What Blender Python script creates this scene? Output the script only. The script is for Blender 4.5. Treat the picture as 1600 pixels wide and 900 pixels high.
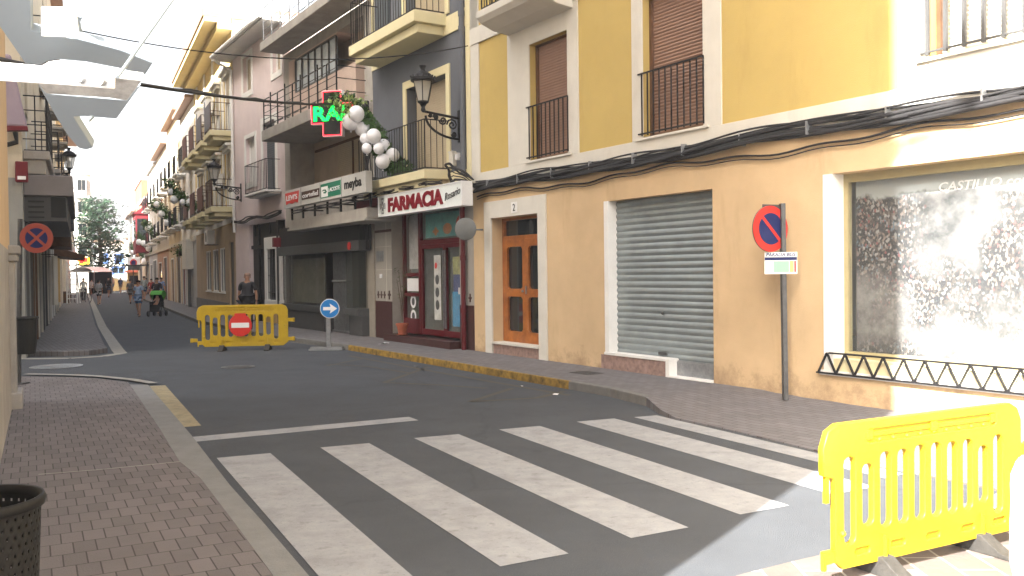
import bpy, bmesh, math, random
from mathutils import Vector, Matrix
random.seed(7)
R = math.radians
for o in list(bpy.data.objects): bpy.data.objects.remove(o)
S = bpy.context.scene; C = S.collection
# ------------------------------------------------------------ camera, sky, sun, exposure
F = 1400.0; H = 1.65; PITCH = R(1.0); ROLL = R(0.69)
fw = Vector((0, math.cos(PITCH), -math.sin(PITCH)))
R0 = Vector((1, 0, 0)); U0 = Vector((0, math.sin(PITCH), math.cos(PITCH)))
RT = R0*math.cos(ROLL) - U0*math.sin(ROLL); UP = R0*math.sin(ROLL) + U0*math.cos(ROLL)
EYE = Vector((0, 0, H))
cd = bpy.data.cameras.new('camera'); cam = bpy.data.objects.new('camera', cd); C.objects.link(cam)
cam.matrix_world = Matrix(((RT.x, UP.x, -fw.x, 0), (RT.y, UP.y, -fw.y, 0), (RT.z, UP.z, -fw.z, H), (0, 0, 0, 1)))
cd.sensor_width = 36; cd.lens = 36*F/1600; cd.clip_start = .05; cd.clip_end = 3000
S.camera = cam
SUN_AZ = R(34); SUN_EL = R(38)            # light travels towards azimuth 34 deg right of +Y
ldir = Vector((math.sin(SUN_AZ)*math.cos(SUN_EL), math.cos(SUN_AZ)*math.cos(SUN_EL), -math.sin(SUN_EL)))
w = bpy.data.worlds.new('World'); S.world = w; w.use_nodes = True
nt = w.node_tree; bg = nt.nodes['Background']; sk = nt.nodes.new('ShaderNodeTexSky')
sk.sky_type = 'NISHITA'; sk.sun_disc = False; sk.sun_elevation = SUN_EL; sk.sun_rotation = SUN_AZ + math.pi
sk.air_density = 1.3; sk.dust_density = 9.0; sk.ozone_density = 1.0
hsv = nt.nodes.new('ShaderNodeHueSaturation'); hsv.inputs['Saturation'].default_value = .55
nt.links.new(sk.outputs[0], hsv.inputs['Color']); nt.links.new(hsv.outputs[0], bg.inputs[0]); bg.inputs[1].default_value = 0.09
sl = bpy.data.lights.new('sun', 'SUN'); so = bpy.data.objects.new('sun', sl); C.objects.link(so)
sl.energy = 5.0; sl.angle = R(.6); sl.color = (1, .97, .92)
so.rotation_euler = ldir.to_track_quat('-Z', 'Y').to_euler()
S.view_settings.view_transform = 'Standard'; S.view_settings.look = 'None'
S.view_settings.exposure = 2.76; S.view_settings.gamma = 1
S.render.engine = 'CYCLES'

# ------------------------------------------------------------ helpers
def ray(px, py): return (fw + RT*((px-800)/F) + UP*((450-py)/F))
def gp(px, py, z=0.0):
    d = ray(px, py); t = (z-H)/d.z; return EYE + d*t
def at(px, py, Y):
    d = ray(px, py); return EYE + d*(Y/d.y)
def proj(p):
    v = Vector(p)-EYE; k = v.dot(fw); return 800+F*v.dot(RT)/k, 450-F*v.dot(UP)/k
def vpdir(px):
    d = ray(px, 434-.012*px+0); d.z = 0; return d.normalized()
WM = {}
def tag(o, label=None, cat=None, group=None, kind=None):
    if label: o['label'] = label
    if cat: o['category'] = cat
    if group: o['group'] = group
    if kind: o['kind'] = kind
    return o
def thing(name, M, label, cat, group=None):
    o = bpy.data.objects.new(name, None); C.objects.link(o); o.empty_display_size = .2
    if not isinstance(M, Matrix): M = Matrix.Translation(Vector(M))
    o.matrix_world = M; WM[o.name] = M.copy()
    return tag(o, label, cat, group)
def at_rot(loc, rz=0): return Matrix.Translation(Vector(loc)) @ Matrix.Rotation(rz, 4, 'Z')
def link(name, me, mt, parent=None, space=None, smooth=False):
    """me: mesh in `space` coordinates (default: parent's)."""
    o = bpy.data.objects.new(name, me); C.objects.link(o)
    if isinstance(mt, (list, tuple)):
        for m_ in mt: me.materials.append(m_)
    elif mt: me.materials.append(mt)
    if parent is not None:
        P = WM[parent.name]
        if space is not None: me.transform(P.inverted() @ space)
        o.parent = parent; WM[o.name] = P
    else:
        if space is not None: o.matrix_world = space; WM[o.name] = space.copy()
        else: WM[o.name] = Matrix.Identity(4)
    if smooth:
        for p in me.polygons: p.use_smooth = True
    return o
class MB:
    def __init__(s): s.v = []; s.f = []; s.m = []; s.cm = 0
    def add(s, vs, fs):
        b = len(s.v); s.v += [tuple(v) for v in vs]; s.f += [tuple(i+b for i in f) for f in fs]; s.m += [s.cm]*len(fs); return s
    def quad(s, a, b, c, d): return s.add([a, b, c, d], [(0, 1, 2, 3)])
    def box(s, x0, x1, y0, y1, z0, z1):
        x0, x1 = sorted((x0, x1)); y0, y1 = sorted((y0, y1)); z0, z1 = sorted((z0, z1))
        vs = [(x, y, z) for z in (z0, z1) for y in (y0, y1) for x in (x0, x1)]
        return s.add(vs, [(0, 2, 3, 1), (4, 5, 7, 6), (0, 1, 5, 4), (2, 6, 7, 3), (0, 4, 6, 2), (1, 3, 7, 5)])
    def bar(s, a, b, w_, h_=None, up=(0, 0, 1)):
        a = Vector(a); b = Vector(b); h_ = h_ or w_; d = (b-a).normalized(); up = Vector(up)
        if abs(d.dot(up)) > .97: up = Vector((1, 0, 0))
        sx = d.cross(up).normalized()*w_/2; sy = sx.cross(d).normalized()*h_/2
        vs = [p+i*sx+j*sy for p in (a, b) for i, j in ((-1, -1), (1, -1), (1, 1), (-1, 1))]
        return s.add(vs, [(0, 3, 2, 1), (4, 5, 6, 7), (0, 1, 5, 4), (1, 2, 6, 5), (2, 3, 7, 6), (3, 0, 4, 7)])
    def tube(s, pts, r, n=8, cap=True):
        pts = [Vector(p) for p in pts]; rs = r if isinstance(r, (list, tuple)) else [r]*len(pts)
        vs = []; up = None
        for i, p in enumerate(pts):
            d = (pts[min(i+1, len(pts)-1)]-pts[max(i-1, 0)]).normalized()
            if up is None: up = Vector((0, 0, 1)) if abs(d.z) < .9 else Vector((1, 0, 0))
            x = d.cross(up).normalized(); y = x.cross(d).normalized(); up = y
            for k in range(n):
                a = 2*math.pi*k/n; vs.append(p+(x*math.cos(a)+y*math.sin(a))*rs[i])
        fs = []
        for i in range(len(pts)-1):
            for k in range(n): fs.append((i*n+k, (i+1)*n+k, (i+1)*n+(k+1) % n, i*n+(k+1) % n))
        if cap: fs += [tuple(range(n)), tuple((len(pts)-1)*n+k for k in reversed(range(n)))]
        return s.add(vs, fs)
    def lathe(s, prof, n=20, c=(0, 0, 0), axis='Z'):
        vs = []; c = Vector(c)
        for r, z in prof:
            for k in range(n):
                a = 2*math.pi*k/n
                v = Vector((r*math.cos(a), r*math.sin(a), z))
                if axis == 'Y': v = Vector((v.x, v.z, -v.y))
                vs.append(c+v)
        fs = [(i*n+k, i*n+(k+1) % n, (i+1)*n+(k+1) % n, (i+1)*n+k) for i in range(len(prof)-1) for k in range(n)]
        fs += [tuple(reversed(range(n))), tuple((len(prof)-1)*n+k for k in range(n))]
        return s.add(vs, fs)
    def ball(s, c, r, n=10, sz=1.0):
        return s.lathe([(max(.001, r*math.sin(math.pi*i/n)), -r*sz*math.cos(math.pi*i/n)) for i in range(n+1)], n*2, c)
    def prism(s, poly, z0, z1):
        n = len(poly); vs = [(p[0], p[1], z0) for p in poly]+[(p[0], p[1], z1) for p in poly]
        return s.add(vs, [tuple(reversed(range(n))), tuple(range(n, 2*n))]+[(i, (i+1) % n, n+(i+1) % n, n+i) for i in range(n)])
    def slab(s, pts, off):
        pts = [Vector(p) for p in pts]; n = len(pts); off = Vector(off)
        return s.add(pts+[p+off for p in pts], [tuple(reversed(range(n))), tuple(range(n, 2*n))]+[(i, (i+1) % n, n+(i+1) % n, n+i) for i in range(n)])
    def mesh(s, recalc=True):
        me = bpy.data.meshes.new('mesh'); me.from_pydata(s.v, [], s.f)
        for p, m_ in zip(me.polygons, s.m): p.material_index = m_
        if recalc:
            bm = bmesh.new(); bm.from_mesh(me); bmesh.ops.recalc_face_normals(bm, faces=bm.faces); bm.to_mesh(me); bm.free()
        me.update(); return me
    def build(s, name, mt, parent=None, space=None, smooth=False, bevel=0, recalc=True):
        o = link(name, s.mesh(recalc), mt, parent, space, smooth)
        if bevel:
            b = o.modifiers.new('Bevel', 'BEVEL'); b.width = bevel; b.segments = 2; b.limit_method = 'ANGLE'
        return o
def dup(root, M, label=None):
    r = root.copy(); C.objects.link(r); r.matrix_world = M; WM[r.name] = M.copy()
    if label: r['label'] = label
    for ch in list(root.children):
        c = ch.copy(); C.objects.link(c); c.parent = r; WM[c.name] = M
        for g in ch.children:
            d = g.copy(); C.objects.link(d); d.parent = c; WM[d.name] = M
    return r
def tidy(me):
    return me
def curve_mesh(loops, ext, bevel=0, res=2):
    cu = bpy.data.curves.new('c', 'CURVE'); cu.dimensions = '2D'; cu.fill_mode = 'BOTH'; cu.extrude = ext; cu.bevel_depth = bevel; cu.bevel_resolution = res
    for lp in loops:
        sp = cu.splines.new('POLY'); sp.points.add(len(lp)-1); sp.use_cyclic_u = True
        for p, q in zip(sp.points, lp): p.co = (q[0], q[1], 0, 1)
    o = bpy.data.objects.new('c', cu); C.objects.link(o)
    me = bpy.data.meshes.new_from_object(o.evaluated_get(bpy.context.evaluated_depsgraph_get()))
    bpy.data.objects.remove(o); bpy.data.curves.remove(cu); me.materials.clear(); return me
def rrect(x0, y0, x1, y1, r, n=4):
    out = []
    for cx, cy, a0 in ((x1-r, y1-r, 0), (x0+r, y1-r, 90), (x0+r, y0+r, 180), (x1-r, y0+r, 270)):
        for k in range(n+1):
            a = R(a0+90*k/n); out.append((cx+r*math.cos(a), cy+r*math.sin(a)))
    return out
def circ(r, n=32, c=(0, 0)): return [(c[0]+r*math.cos(2*math.pi*k/n), c[1]+r*math.sin(2*math.pi*k/n)) for k in range(n)]
def text_mesh(txt, width, height, ext=.004, bold=0, shear=0, fit=True):
    cu = bpy.data.curves.new('t', 'FONT'); cu.body = txt; cu.size = 1; cu.extrude = 0.01; cu.offset = bold; cu.shear = shear; cu.resolution_u = 3
    o = bpy.data.objects.new('t', cu); C.objects.link(o)
    me = bpy.data.meshes.new_from_object(o.evaluated_get(bpy.context.evaluated_depsgraph_get()))
    bpy.data.objects.remove(o); bpy.data.curves.remove(cu)
    xs = [v.co.x for v in me.vertices]; ys = [v.co.y for v in me.vertices]
    x0, x1, y0, y1 = min(xs), max(xs), min(ys), max(ys)
    for v in me.vertices:
        v.co.x = ((v.co.x-x0)/(x1-x0)-.5)*width; v.co.y = ((v.co.y-y0)/(y1-y0)-.5)*height; v.co.z *= ext/.01
    me.materials.clear(); return me

class Wall:
    """vertical plane; X along, Y outwards, Z up"""
    def __init__(s, p, d):
        d = Vector((d.x, d.y, 0)).normalized(); s.o = Vector((p.x, p.y, 0)); s.d = d; s.n = Vector((-d.y, d.x, 0))
        s.M = Matrix(((d.x, s.n.x, 0, p.x), (d.y, s.n.y, 0, p.y), (0, 0, 1, 0), (0, 0, 0, 1)))
    def hit(s, px, py, out=0):
        r = ray(px, py); q = s.o+s.n*out; t = (q-EYE).dot(s.n)/r.dot(s.n); p = EYE+r*t-s.o
        return p.dot(s.d), p.z
    def z(s, px, py, out=0): return s.hit(px, py, out)[1]
    def u(s, px, z, out=0):
        py = 430
        for _ in range(12):
            u_, z_ = s.hit(px, py, out); u2, z2 = s.hit(px, py+1, out)
            py += (z-z_)/(z2-z_) if abs(z2-z_) > 1e-9 else 0
        return s.hit(px, py, out)[0]
    def rect(s, xl, xr, yt, yb, atx=None, out=0):
        atx = xl if atx is None else atx
        z1 = s.z(atx, yt, out); z0 = s.z(atx, yb, out); zm = (z0+z1)/2
        a, b = s.u(xl, zm, out), s.u(xr, zm, out)
        return min(a, b), max(a, b), z0, z1
    def at(s, u, out, z, rz=0): return s.M @ Matrix.Translation((u, out, z)) @ Matrix.Rotation(rz, 4, 'Z')
    def face(s, u, out, z):      # text/sign space: X = reading direction, Y = up, Z = outwards
        return s.M @ Matrix(((-1, 0, 0, u), (0, 0, 1, out), (0, 1, 0, z), (0, 0, 0, 1)))

# ------------------------------------------------------------ materials
def mat(name, col, rough=.8, var=.12, scale=3.0, bump=0.0, bscale=60., metal=0., spec=.3, tint=None, emit=0, detail=6, stain=0):
    m = bpy.data.materials.new(name); m.use_nodes = True; t = m.node_tree; b = t.nodes['Principled BSDF']
    b.inputs['Roughness'].default_value = rough; b.inputs['Metallic'].default_value = metal; b.inputs['Specular IOR Level'].default_value = spec
    tc = t.nodes.new('ShaderNodeTexCoord')
    if var > 0:
        n = t.nodes.new('ShaderNodeTexNoise'); n.inputs['Scale'].default_value = scale; n.inputs['Detail'].default_value = detail; n.inputs['Roughness'].default_value = .65
        t.links.new(tc.outputs['Object'], n.inputs['Vector'])
        r = t.nodes.new('ShaderNodeValToRGB'); e = r.color_ramp.elements
        e[0].position = .3; e[1].position = .7
        dk = tint or col
        e[0].color = [max(0, c*(1-var)) for c in dk]+[1]; e[1].color = [min(1, c*(1+var)) for c in col]+[1]
        t.links.new(n.outputs['Fac'], r.inputs[0]); out = r.outputs[0]
        if stain:
            n2 = t.nodes.new('ShaderNodeTexNoise'); n2.inputs['Scale'].default_value = 1.1; n2.inputs['Detail'].default_value = 8; n2.inputs['Roughness'].default_value = .7
            mp = t.nodes.new('ShaderNodeMapping'); mp.inputs['Scale'].default_value = (1.6, 1.6, .35)
            t.links.new(tc.outputs['Object'], mp.inputs[0]); t.links.new(mp.outputs[0], n2.inputs['Vector'])
            r2 = t.nodes.new('ShaderNodeValToRGB'); r2.color_ramp.elements[0].position = .55; r2.color_ramp.elements[1].position = .8
            r2.color_ramp.elements[0].color = (0, 0, 0, 1); r2.color_ramp.elements[1].color = (stain, stain, stain, 1)
            mx = t.nodes.new('ShaderNodeMixRGB'); mx.blend_type = 'MULTIPLY'; mx.inputs[2].default_value = (.55, .48, .42, 1)
            t.links.new(n2.outputs['Fac'], r2.inputs[0]); t.links.new(r2.outputs[0], mx.inputs[0]); t.links.new(out, mx.inputs[1]); out = mx.outputs[0]
        t.links.new(out, b.inputs['Base Color'])
    else: b.inputs['Base Color'].default_value = list(col)+[1]
    if bump:
        n = t.nodes.new('ShaderNodeTexNoise'); n.inputs['Scale'].default_value = bscale; n.inputs['Detail'].default_value = 4
        bp = t.nodes.new('ShaderNodeBump'); bp.inputs['Strength'].default_value = bump; bp.inputs['Distance'].default_value = .01
        t.links.new(tc.outputs['Object'], n.inputs['Vector']); t.links.new(n.outputs['Fac'], bp.inputs['Height']); t.links.new(bp.outputs[0], b.inputs['Normal'])
    if emit:
        b.inputs['Emission Color'].default_value = list(col)+[1]; b.inputs['Emission Strength'].default_value = emit
    return m
def glass(name, col, rough=.03, alpha=.35):
    m = bpy.data.materials.new(name); m.use_nodes = True; t = m.node_tree; b = t.nodes['Principled BSDF']
    b.inputs['Base Color'].default_value = list(col)+[1]; b.inputs['Roughness'].default_value = rough; b.inputs['Alpha'].default_value = alpha
    b.inputs['Specular IOR Level'].default_value = .5
    return m
def nodes(m): return m.node_tree, m.node_tree.nodes['Principled BSDF']
K = {}
K['orange'] = mat('orange_stucco', (.58, .42, .245), .9, .09, 1.3, .35, 90, stain=.55)
K['yellow'] = mat('yellow_stucco', (.51, .375, .125), .9, .06, 1.1, .35, 90, stain=.3)
K['cream'] = mat('cream_paint', (.62, .59, .52), .85, .06, 2, .2, 90, stain=.3)
K['creamy'] = mat('pale_yellow_paint', (.68, .61, .38), .85, .05, 2, .2, 90, stain=.25)
K['grey'] = mat('grey_stucco', (.12, .128, .145), .9, .07, 2, .3, 90, stain=.3)
K['pink'] = mat('pink_stucco', (.66, .56, .55), .9, .06, 1.5, .3, 80, stain=.4)
K['concrete'] = mat('weathered_concrete', (.36, .335, .30), .9, .15, 2.5, .4, 40, stain=.6)
K['stone'] = mat('beige_stone_cladding', (.27, .24, .20), .7, .1, 4, .1, 60, stain=.3)
K['white'] = mat('white_paint', (.76, .75, .72), .7, .05, 3, .1, 60, stain=.2)
K['ochre'] = mat('ochre_stucco', (.55, .37, .16), .9, .08, 1.5, .2, 60, stain=.3)
K['ecru'] = mat('ecru_stucco', (.62, .55, .42), .9, .1, 1.5, .2, 60, stain=.4)
K['brick'] = mat('brick_red_wall', (.40, .12, .07), .85, .15, 6, .2, 60)
K['red'] = mat('red_paint', (.15, .014, .02), .6, .1, 3)
K['marble'] = mat('pink_marble', (.30, .20, .17), .35, .35, 14, 0, detail=10)
K['iron'] = mat('black_iron', (.018, .017, .018), .5, .2, 20, .1, 80, metal=.3)
K['ironbrown'] = mat('brown_iron', (.07, .035, .025), .5, .2, 20)
K['galv'] = mat('galvanised_steel', (.33, .34, .35), .45, .2, 12, .1, 60, metal=.7)
K['post'] = mat('grey_post_paint', (.10, .10, .10), .5, .25, 10, .1, 60, metal=.3)
K['cable'] = mat('black_cable', (.022, .021, .022), .6, .3, 30)
K['dark'] = mat('dark_interior', (.03, .028, .025), .9, .2, 4)
K['darkgrey'] = mat('dark_grey_metal', (.085, .085, .085), .5, .1, 6, metal=.2)
K['tile'] = mat('beige_tile', (.33, .31, .275), .35, .06, 5)
K['maroon'] = mat('maroon_tile', (.055, .022, .02), .3, .15, 8)
K['maroonp'] = mat('maroon_paint', (.10, .009, .012), .35, .1, 8)
K['shutter'] = mat('brown_roller_shutter', (.30, .185, .135), .6, .06, 4)
K['beigesh'] = mat('beige_roller_shutter', (.50, .42, .30), .6, .05, 4)
K['steelsh'] = mat('steel_roller_shutter', (.30, .335, .34), .42, .12, 3, metal=.55)
K['plastic'] = mat('yellow_plastic', (.47, .315, .010), .42, .10, 5, spec=.45, stain=.35)
K['rubber'] = mat('dark_recycled_rubber', (.04, .038, .035), .8, .3, 15, .3, 60)
K['signred'] = mat('sign_red', (.60, .035, .025), .4, .05, 6)
K['signpink'] = mat('faded_sign_red', (.34, .07, .05), .45, .06, 6)
K['signblue'] = mat('sign_navy', (.012, .02, .10), .4, .05, 6)
K['skyblue'] = mat('sign_blue', (.02, .19, .52), .4, .05, 6)
K['signwhite'] = mat('sign_white', (.8, .8, .8), .4, .03, 6)
K['foliage'] = mat('green_leaves', (.05, .11, .025), .6, .5, 9, tint=(.03, .07, .02))
K['conifer'] = mat('blue_green_needles', (.032, .068, .036), .7, .5, 2, tint=(.018, .04, .022))
K['palefoliage'] = mat('pale_green_leaves', (.30, .38, .12), .6, .3, 9)
K['bark'] = mat('bark', (.10, .075, .055), .9, .3, 12)
K['balloon'] = mat('white_balloon_rubber', (.78, .78, .80), .35, .03, 3, spec=.5)
K['wood'] = mat('varnished_wood', (.36, .12, .022), .35, .25, 5, spec=.5, tint=(.28, .085, .015))
K['brownwood'] = mat('brown_wood', (.12, .06, .03), .6, .25, 5)
K['terracotta'] = mat('terracotta', (.32, .09, .045), .8, .1, 8)
K['roof'] = mat('clay_roof_tiles', (.30, .20, .15), .9, .2, 12, .4, 30)
K['glass'] = glass('window_glass', (.015, .018, .02), .04, .96)
K['shopglass'] = glass('shop_glass', (.09, .10, .09), .03, .22)
K['clear'] = glass('clear_glass', (.5, .5, .5), .02, .10)
K['darkpane'] = mat('dark_pane', (.02, .022, .024), .35, .1, 3, spec=.25)
K['paintedsky'] = mat('painted_sky_glass', (.50, .56, .62), .25, .25, 1.5, metal=.35)  # pale colour stands in for bright sky reflected in the ribbon window
K['black'] = mat('black_paint', (.015, .015, .015), .5, .1, 6)
K['bluetrim'] = mat('blue_trim', (.08, .16, .42), .6, .1, 5)
K['greydoor'] = mat('slate_grey_shutter', (.07, .08, .09), .6, .08, 6)
K['led_green'] = mat('green_led', (.0, .8, .06), .5, 0, emit=.9)
K['led_red'] = mat('red_led', (1, .03, .05), .5, 0, emit=.5)
K['lampglass'] = glass('lantern_glass', (.55, .52, .45), .25, .55)
def addwave(m, freq, strength, axis='Z', dist=.02):      # horizontal ribs of shutters
    t, b = nodes(m); tc = t.nodes.new('ShaderNodeTexCoord'); wv = t.nodes.new('ShaderNodeTexWave'); wv.bands_direction = axis; wv.wave_profile = 'SAW'
    wv.inputs['Scale'].default_value = freq; bp = t.nodes.new('ShaderNodeBump'); bp.inputs['Strength'].default_value = strength; bp.inputs['Distance'].default_value = dist
    t.links.new(tc.outputs['Object'], wv.inputs['Vector']); t.links.new(wv.outputs['Fac'], bp.inputs['Height']); t.links.new(bp.outputs[0], b.inputs['Normal'])
def mixcol(m, fac_out, col2, blend='MIX'):
    t, b = nodes(m); src = b.inputs['Base Color'].links[0].from_socket
    mx = t.nodes.new('ShaderNodeMixRGB'); mx.blend_type = blend; mx.inputs[2].default_value = list(col2)+[1]
    t.links.new(fac_out, mx.inputs[0]); t.links.new(src, mx.inputs[1]); t.links.new(mx.outputs[0], b.inputs['Base Color']); return mx
def brickify(m, bw, bh, rot, mortar, msize=.008, vary=.15, base=None, offset=.5):
    t, b = nodes(m); g = t.nodes.new('ShaderNodeNewGeometry'); mp = t.nodes.new('ShaderNodeMapping'); mp.inputs['Rotation'].default_value = (0, 0, rot)
    br = t.nodes.new('ShaderNodeTexBrick'); br.inputs['Scale'].default_value = 1; br.inputs['Brick Width'].default_value = bw; br.inputs['Row Height'].default_value = bh
    br.inputs['Mortar Size'].default_value = msize; br.inputs['Mortar Smooth'].default_value = .2; br.offset = offset
    br.inputs['Color1'].default_value = [c*(1-vary) for c in base]+[1]; br.inputs['Color2'].default_value = [c*(1+vary) for c in base]+[1]; br.inputs['Mortar'].default_value = list(mortar)+[1]
    t.links.new(g.outputs['Position'], mp.inputs[0]); t.links.new(mp.outputs[0], br.inputs['Vector'])
    src = b.inputs['Base Color'].links[0].from_socket
    mx = t.nodes.new('ShaderNodeMixRGB'); mx.blend_type = 'MULTIPLY'; mx.inputs[0].default_value = 1
    t.links.new(br.outputs['Color'], mx.inputs[1]); t.links.new(src, mx.inputs[2]); t.links.new(mx.outputs[0], b.inputs['Base Color'])
    bp = t.nodes.new('ShaderNodeBump'); bp.inputs['Strength'].default_value = .5; bp.inputs['Distance'].default_value = .006; bp.invert = True
    t.links.new(br.outputs['Fac'], bp.inputs['Height'])
    if b.inputs['Normal'].is_linked: t.links.new(b.inputs['Normal'].links[0].from_socket, bp.inputs['Normal'])
    t.links.new(bp.outputs[0], b.inputs['Normal'])
ND = vpdir(-80)              # direction of the near part of the street
NANG = math.atan2(ND.y, ND.x)
K['asphalt'] = mat('asphalt', (.057, .064, .075), .88, .22, 1.4, .6, 160, stain=.0, detail=10)
K['gutter'] = mat('worn_gutter_line', (.30, .29, .26), .9, .2, 6, .3, 80)
K['paint'] = mat('worn_white_road_paint', (.31, .315, .325), .8, .14, 5, .3, 120, detail=10)
K['ypaint'] = mat('worn_yellow_road_paint', (.30, .25, .15), .8, .25, 8, .3, 120)
K['yfaint'] = mat('faded_yellow_road_paint', (.080, .074, .060), .85, .2, 12, .3, 120)
K['kerb'] = mat('grey_kerb_stone', (.16, .155, .145), .85, .15, 8, .3, 60)
K['kerbflat'] = mat('pale_flush_kerb', (.20, .20, .195), .85, .1, 5, .3, 60)
K['kerbyellow'] = mat('yellow_painted_kerb', (.30, .18, .03), .8, .35, 9, .3, 60, tint=(.13, .09, .03))
K['pavers'] = mat('pavers', (1, 1, 1), .85, .12, 3, .4, 90)
brickify(K['pavers'], .125, .245, -NANG+R(94), (.06, .054, .050), .0045, .13, (.165, .147, .145))
K['pavsmall'] = mat('small_pavers', (1, 1, 1), .85, .15, 2, .4, 90)
brickify(K['pavsmall'], .2, .1, -NANG, (.11, .09, .085), .006, .10, (.172, .164, .168))
K['slabs'] = mat('stone_slabs', (1, 1, 1), .75, .25, 3, .5, 30)
brickify(K['slabs'], .42, .21, -NANG+R(33), (.35, .33, .29), .008, .25, (.17, .14, .125))
# asphalt: cracks, patches, small pale specks
t, b = nodes(K['asphalt']); tc = t.nodes.new('ShaderNodeTexCoord')
n = t.nodes.new('ShaderNodeTexNoise'); n.inputs['Scale'].default_value = 170; n.inputs['Detail'].default_value = 2
t.links.new(tc.outputs['Object'], n.inputs['Vector']); r = t.nodes.new('ShaderNodeValToRGB'); r.color_ramp.elements[0].position = .58; r.color_ramp.elements[1].position = .72
t.links.new(n.outputs['Fac'], r.inputs[0]); mixcol(K['asphalt'], r.outputs[0], (.14, .135, .13))
n = t.nodes.new('ShaderNodeTexNoise'); n.inputs['Scale'].default_value = .35; n.inputs['Detail'].default_value = 5
mp = t.nodes.new('ShaderNodeMapping'); mp.inputs['Rotation'].default_value = (0, 0, -NANG); mp.inputs['Scale'].default_value = (.25, 1.6, 1)
t.links.new(tc.outputs['Object'], mp.inputs[0]); t.links.new(mp.outputs[0], n.inputs['Vector'])
r = t.nodes.new('ShaderNodeValToRGB'); r.color_ramp.elements[0].position = .4; r.color_ramp.elements[1].position = .65; r.color_ramp.elements[0].color = (.0, .0, .0, 1); r.color_ramp.elements[1].color = (.55, .55, .55, 1)
t.links.new(n.outputs['Fac'], r.inputs[0]); mixcol(K['asphalt'], r.outputs[0], (.060, .066, .076))
# splash dirt with an uneven edge along the foot of the orange wall
_t, _b = nodes(K['orange']); _g = _t.nodes.new('ShaderNodeNewGeometry'); _s = _t.nodes.new('ShaderNodeSeparateXYZ'); _t.links.new(_g.outputs['Position'], _s.inputs[0])
_n = _t.nodes.new('ShaderNodeTexNoise'); _n.inputs['Scale'].default_value = 3.2; _n.inputs['Detail'].default_value = 9; _n.inputs['Roughness'].default_value = .75; _t.links.new(_g.outputs['Position'], _n.inputs['Vector'])
_m = _t.nodes.new('ShaderNodeMath'); _m.operation = 'MULTIPLY_ADD'; _m.inputs[1].default_value = 1.5; _m.inputs[2].default_value = -.62; _t.links.new(_n.outputs['Fac'], _m.inputs[0])
_q = _t.nodes.new('ShaderNodeMath'); _q.operation = 'SUBTRACT'; _t.links.new(_m.outputs[0], _q.inputs[0]); _t.links.new(_s.outputs[2], _q.inputs[1])
_r = _t.nodes.new('ShaderNodeValToRGB'); _r.color_ramp.elements[0].position = -0.0; _r.color_ramp.elements[1].position = .35; _r.color_ramp.elements[0].color = (0, 0, 0, 1); _r.color_ramp.elements[1].color = (.75, .75, .75, 1); _a = _t.nodes.new('ShaderNodeMath'); _a.operation = 'ADD'; _a.inputs[1].default_value = .22
_t.links.new(_q.outputs[0], _a.inputs[0]); _t.links.new(_a.outputs[0], _r.inputs[0]); mixcol(K['orange'], _r.outputs[0], (.30, .20, .12))
# oil spots, old patches and hairline cracks
for sc, lo, hi, f_, c_ in ((1.9, .62, .70, .45, (.032, .032, .034)), (.55, .56, .60, .30, (.072, .074, .080)), (420, .60, .70, .8, (.15, .15, .15)), (260, .36, .30, .7, (.02, .02, .02))):
    n = t.nodes.new('ShaderNodeTexNoise'); n.inputs['Scale'].default_value = sc; n.inputs['Detail'].default_value = 7 if sc < 10 else 1; n.inputs['Roughness'].default_value = .7
    t.links.new(tc.outputs['Object'], n.inputs['Vector']); r = t.nodes.new('ShaderNodeValToRGB')
    if hi < lo: r.color_ramp.elements[0].position = hi; r.color_ramp.elements[1].position = lo; r.color_ramp.elements[0].color = (f_, f_, f_, 1); r.color_ramp.elements[1].color = (0, 0, 0, 1)
    else: r.color_ramp.elements[0].position = lo; r.color_ramp.elements[1].position = hi; r.color_ramp.elements[0].color = (0, 0, 0, 1); r.color_ramp.elements[1].color = (f_, f_, f_, 1)
    t.links.new(n.outputs['Fac'], r.inputs[0]); mixcol(K['asphalt'], r.outputs[0], c_)
v1 = t.nodes.new('ShaderNodeTexVoronoi'); v1.feature = 'DISTANCE_TO_EDGE'; v1.inputs['Scale'].default_value = .38; nd = t.nodes.new('ShaderNodeTexNoise'); nd.inputs['Scale'].default_value = 1.5; nd.inputs['Detail'].default_value = 6
mxv = t.nodes.new('ShaderNodeMixRGB'); mxv.inputs[0].default_value = .35; t.links.new(tc.outputs['Object'], mxv.inputs[1]); t.links.new(tc.outputs['Object'], nd.inputs['Vector']); t.links.new(nd.outputs['Color'], mxv.inputs[2]); t.links.new(mxv.outputs[0], v1.inputs['Vector'])
r = t.nodes.new('ShaderNodeValToRGB'); r.color_ramp.elements[0].position = 0; r.color_ramp.elements[1].position = .006; r.color_ramp.elements[0].color = (.22, .22, .22, 1); r.color_ramp.elements[1].color = (0, 0, 0, 1)
t.links.new(v1.outputs['Distance'], r.inputs[0]); mixcol(K['asphalt'], r.outputs[0], (.025, .025, .025))
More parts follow.
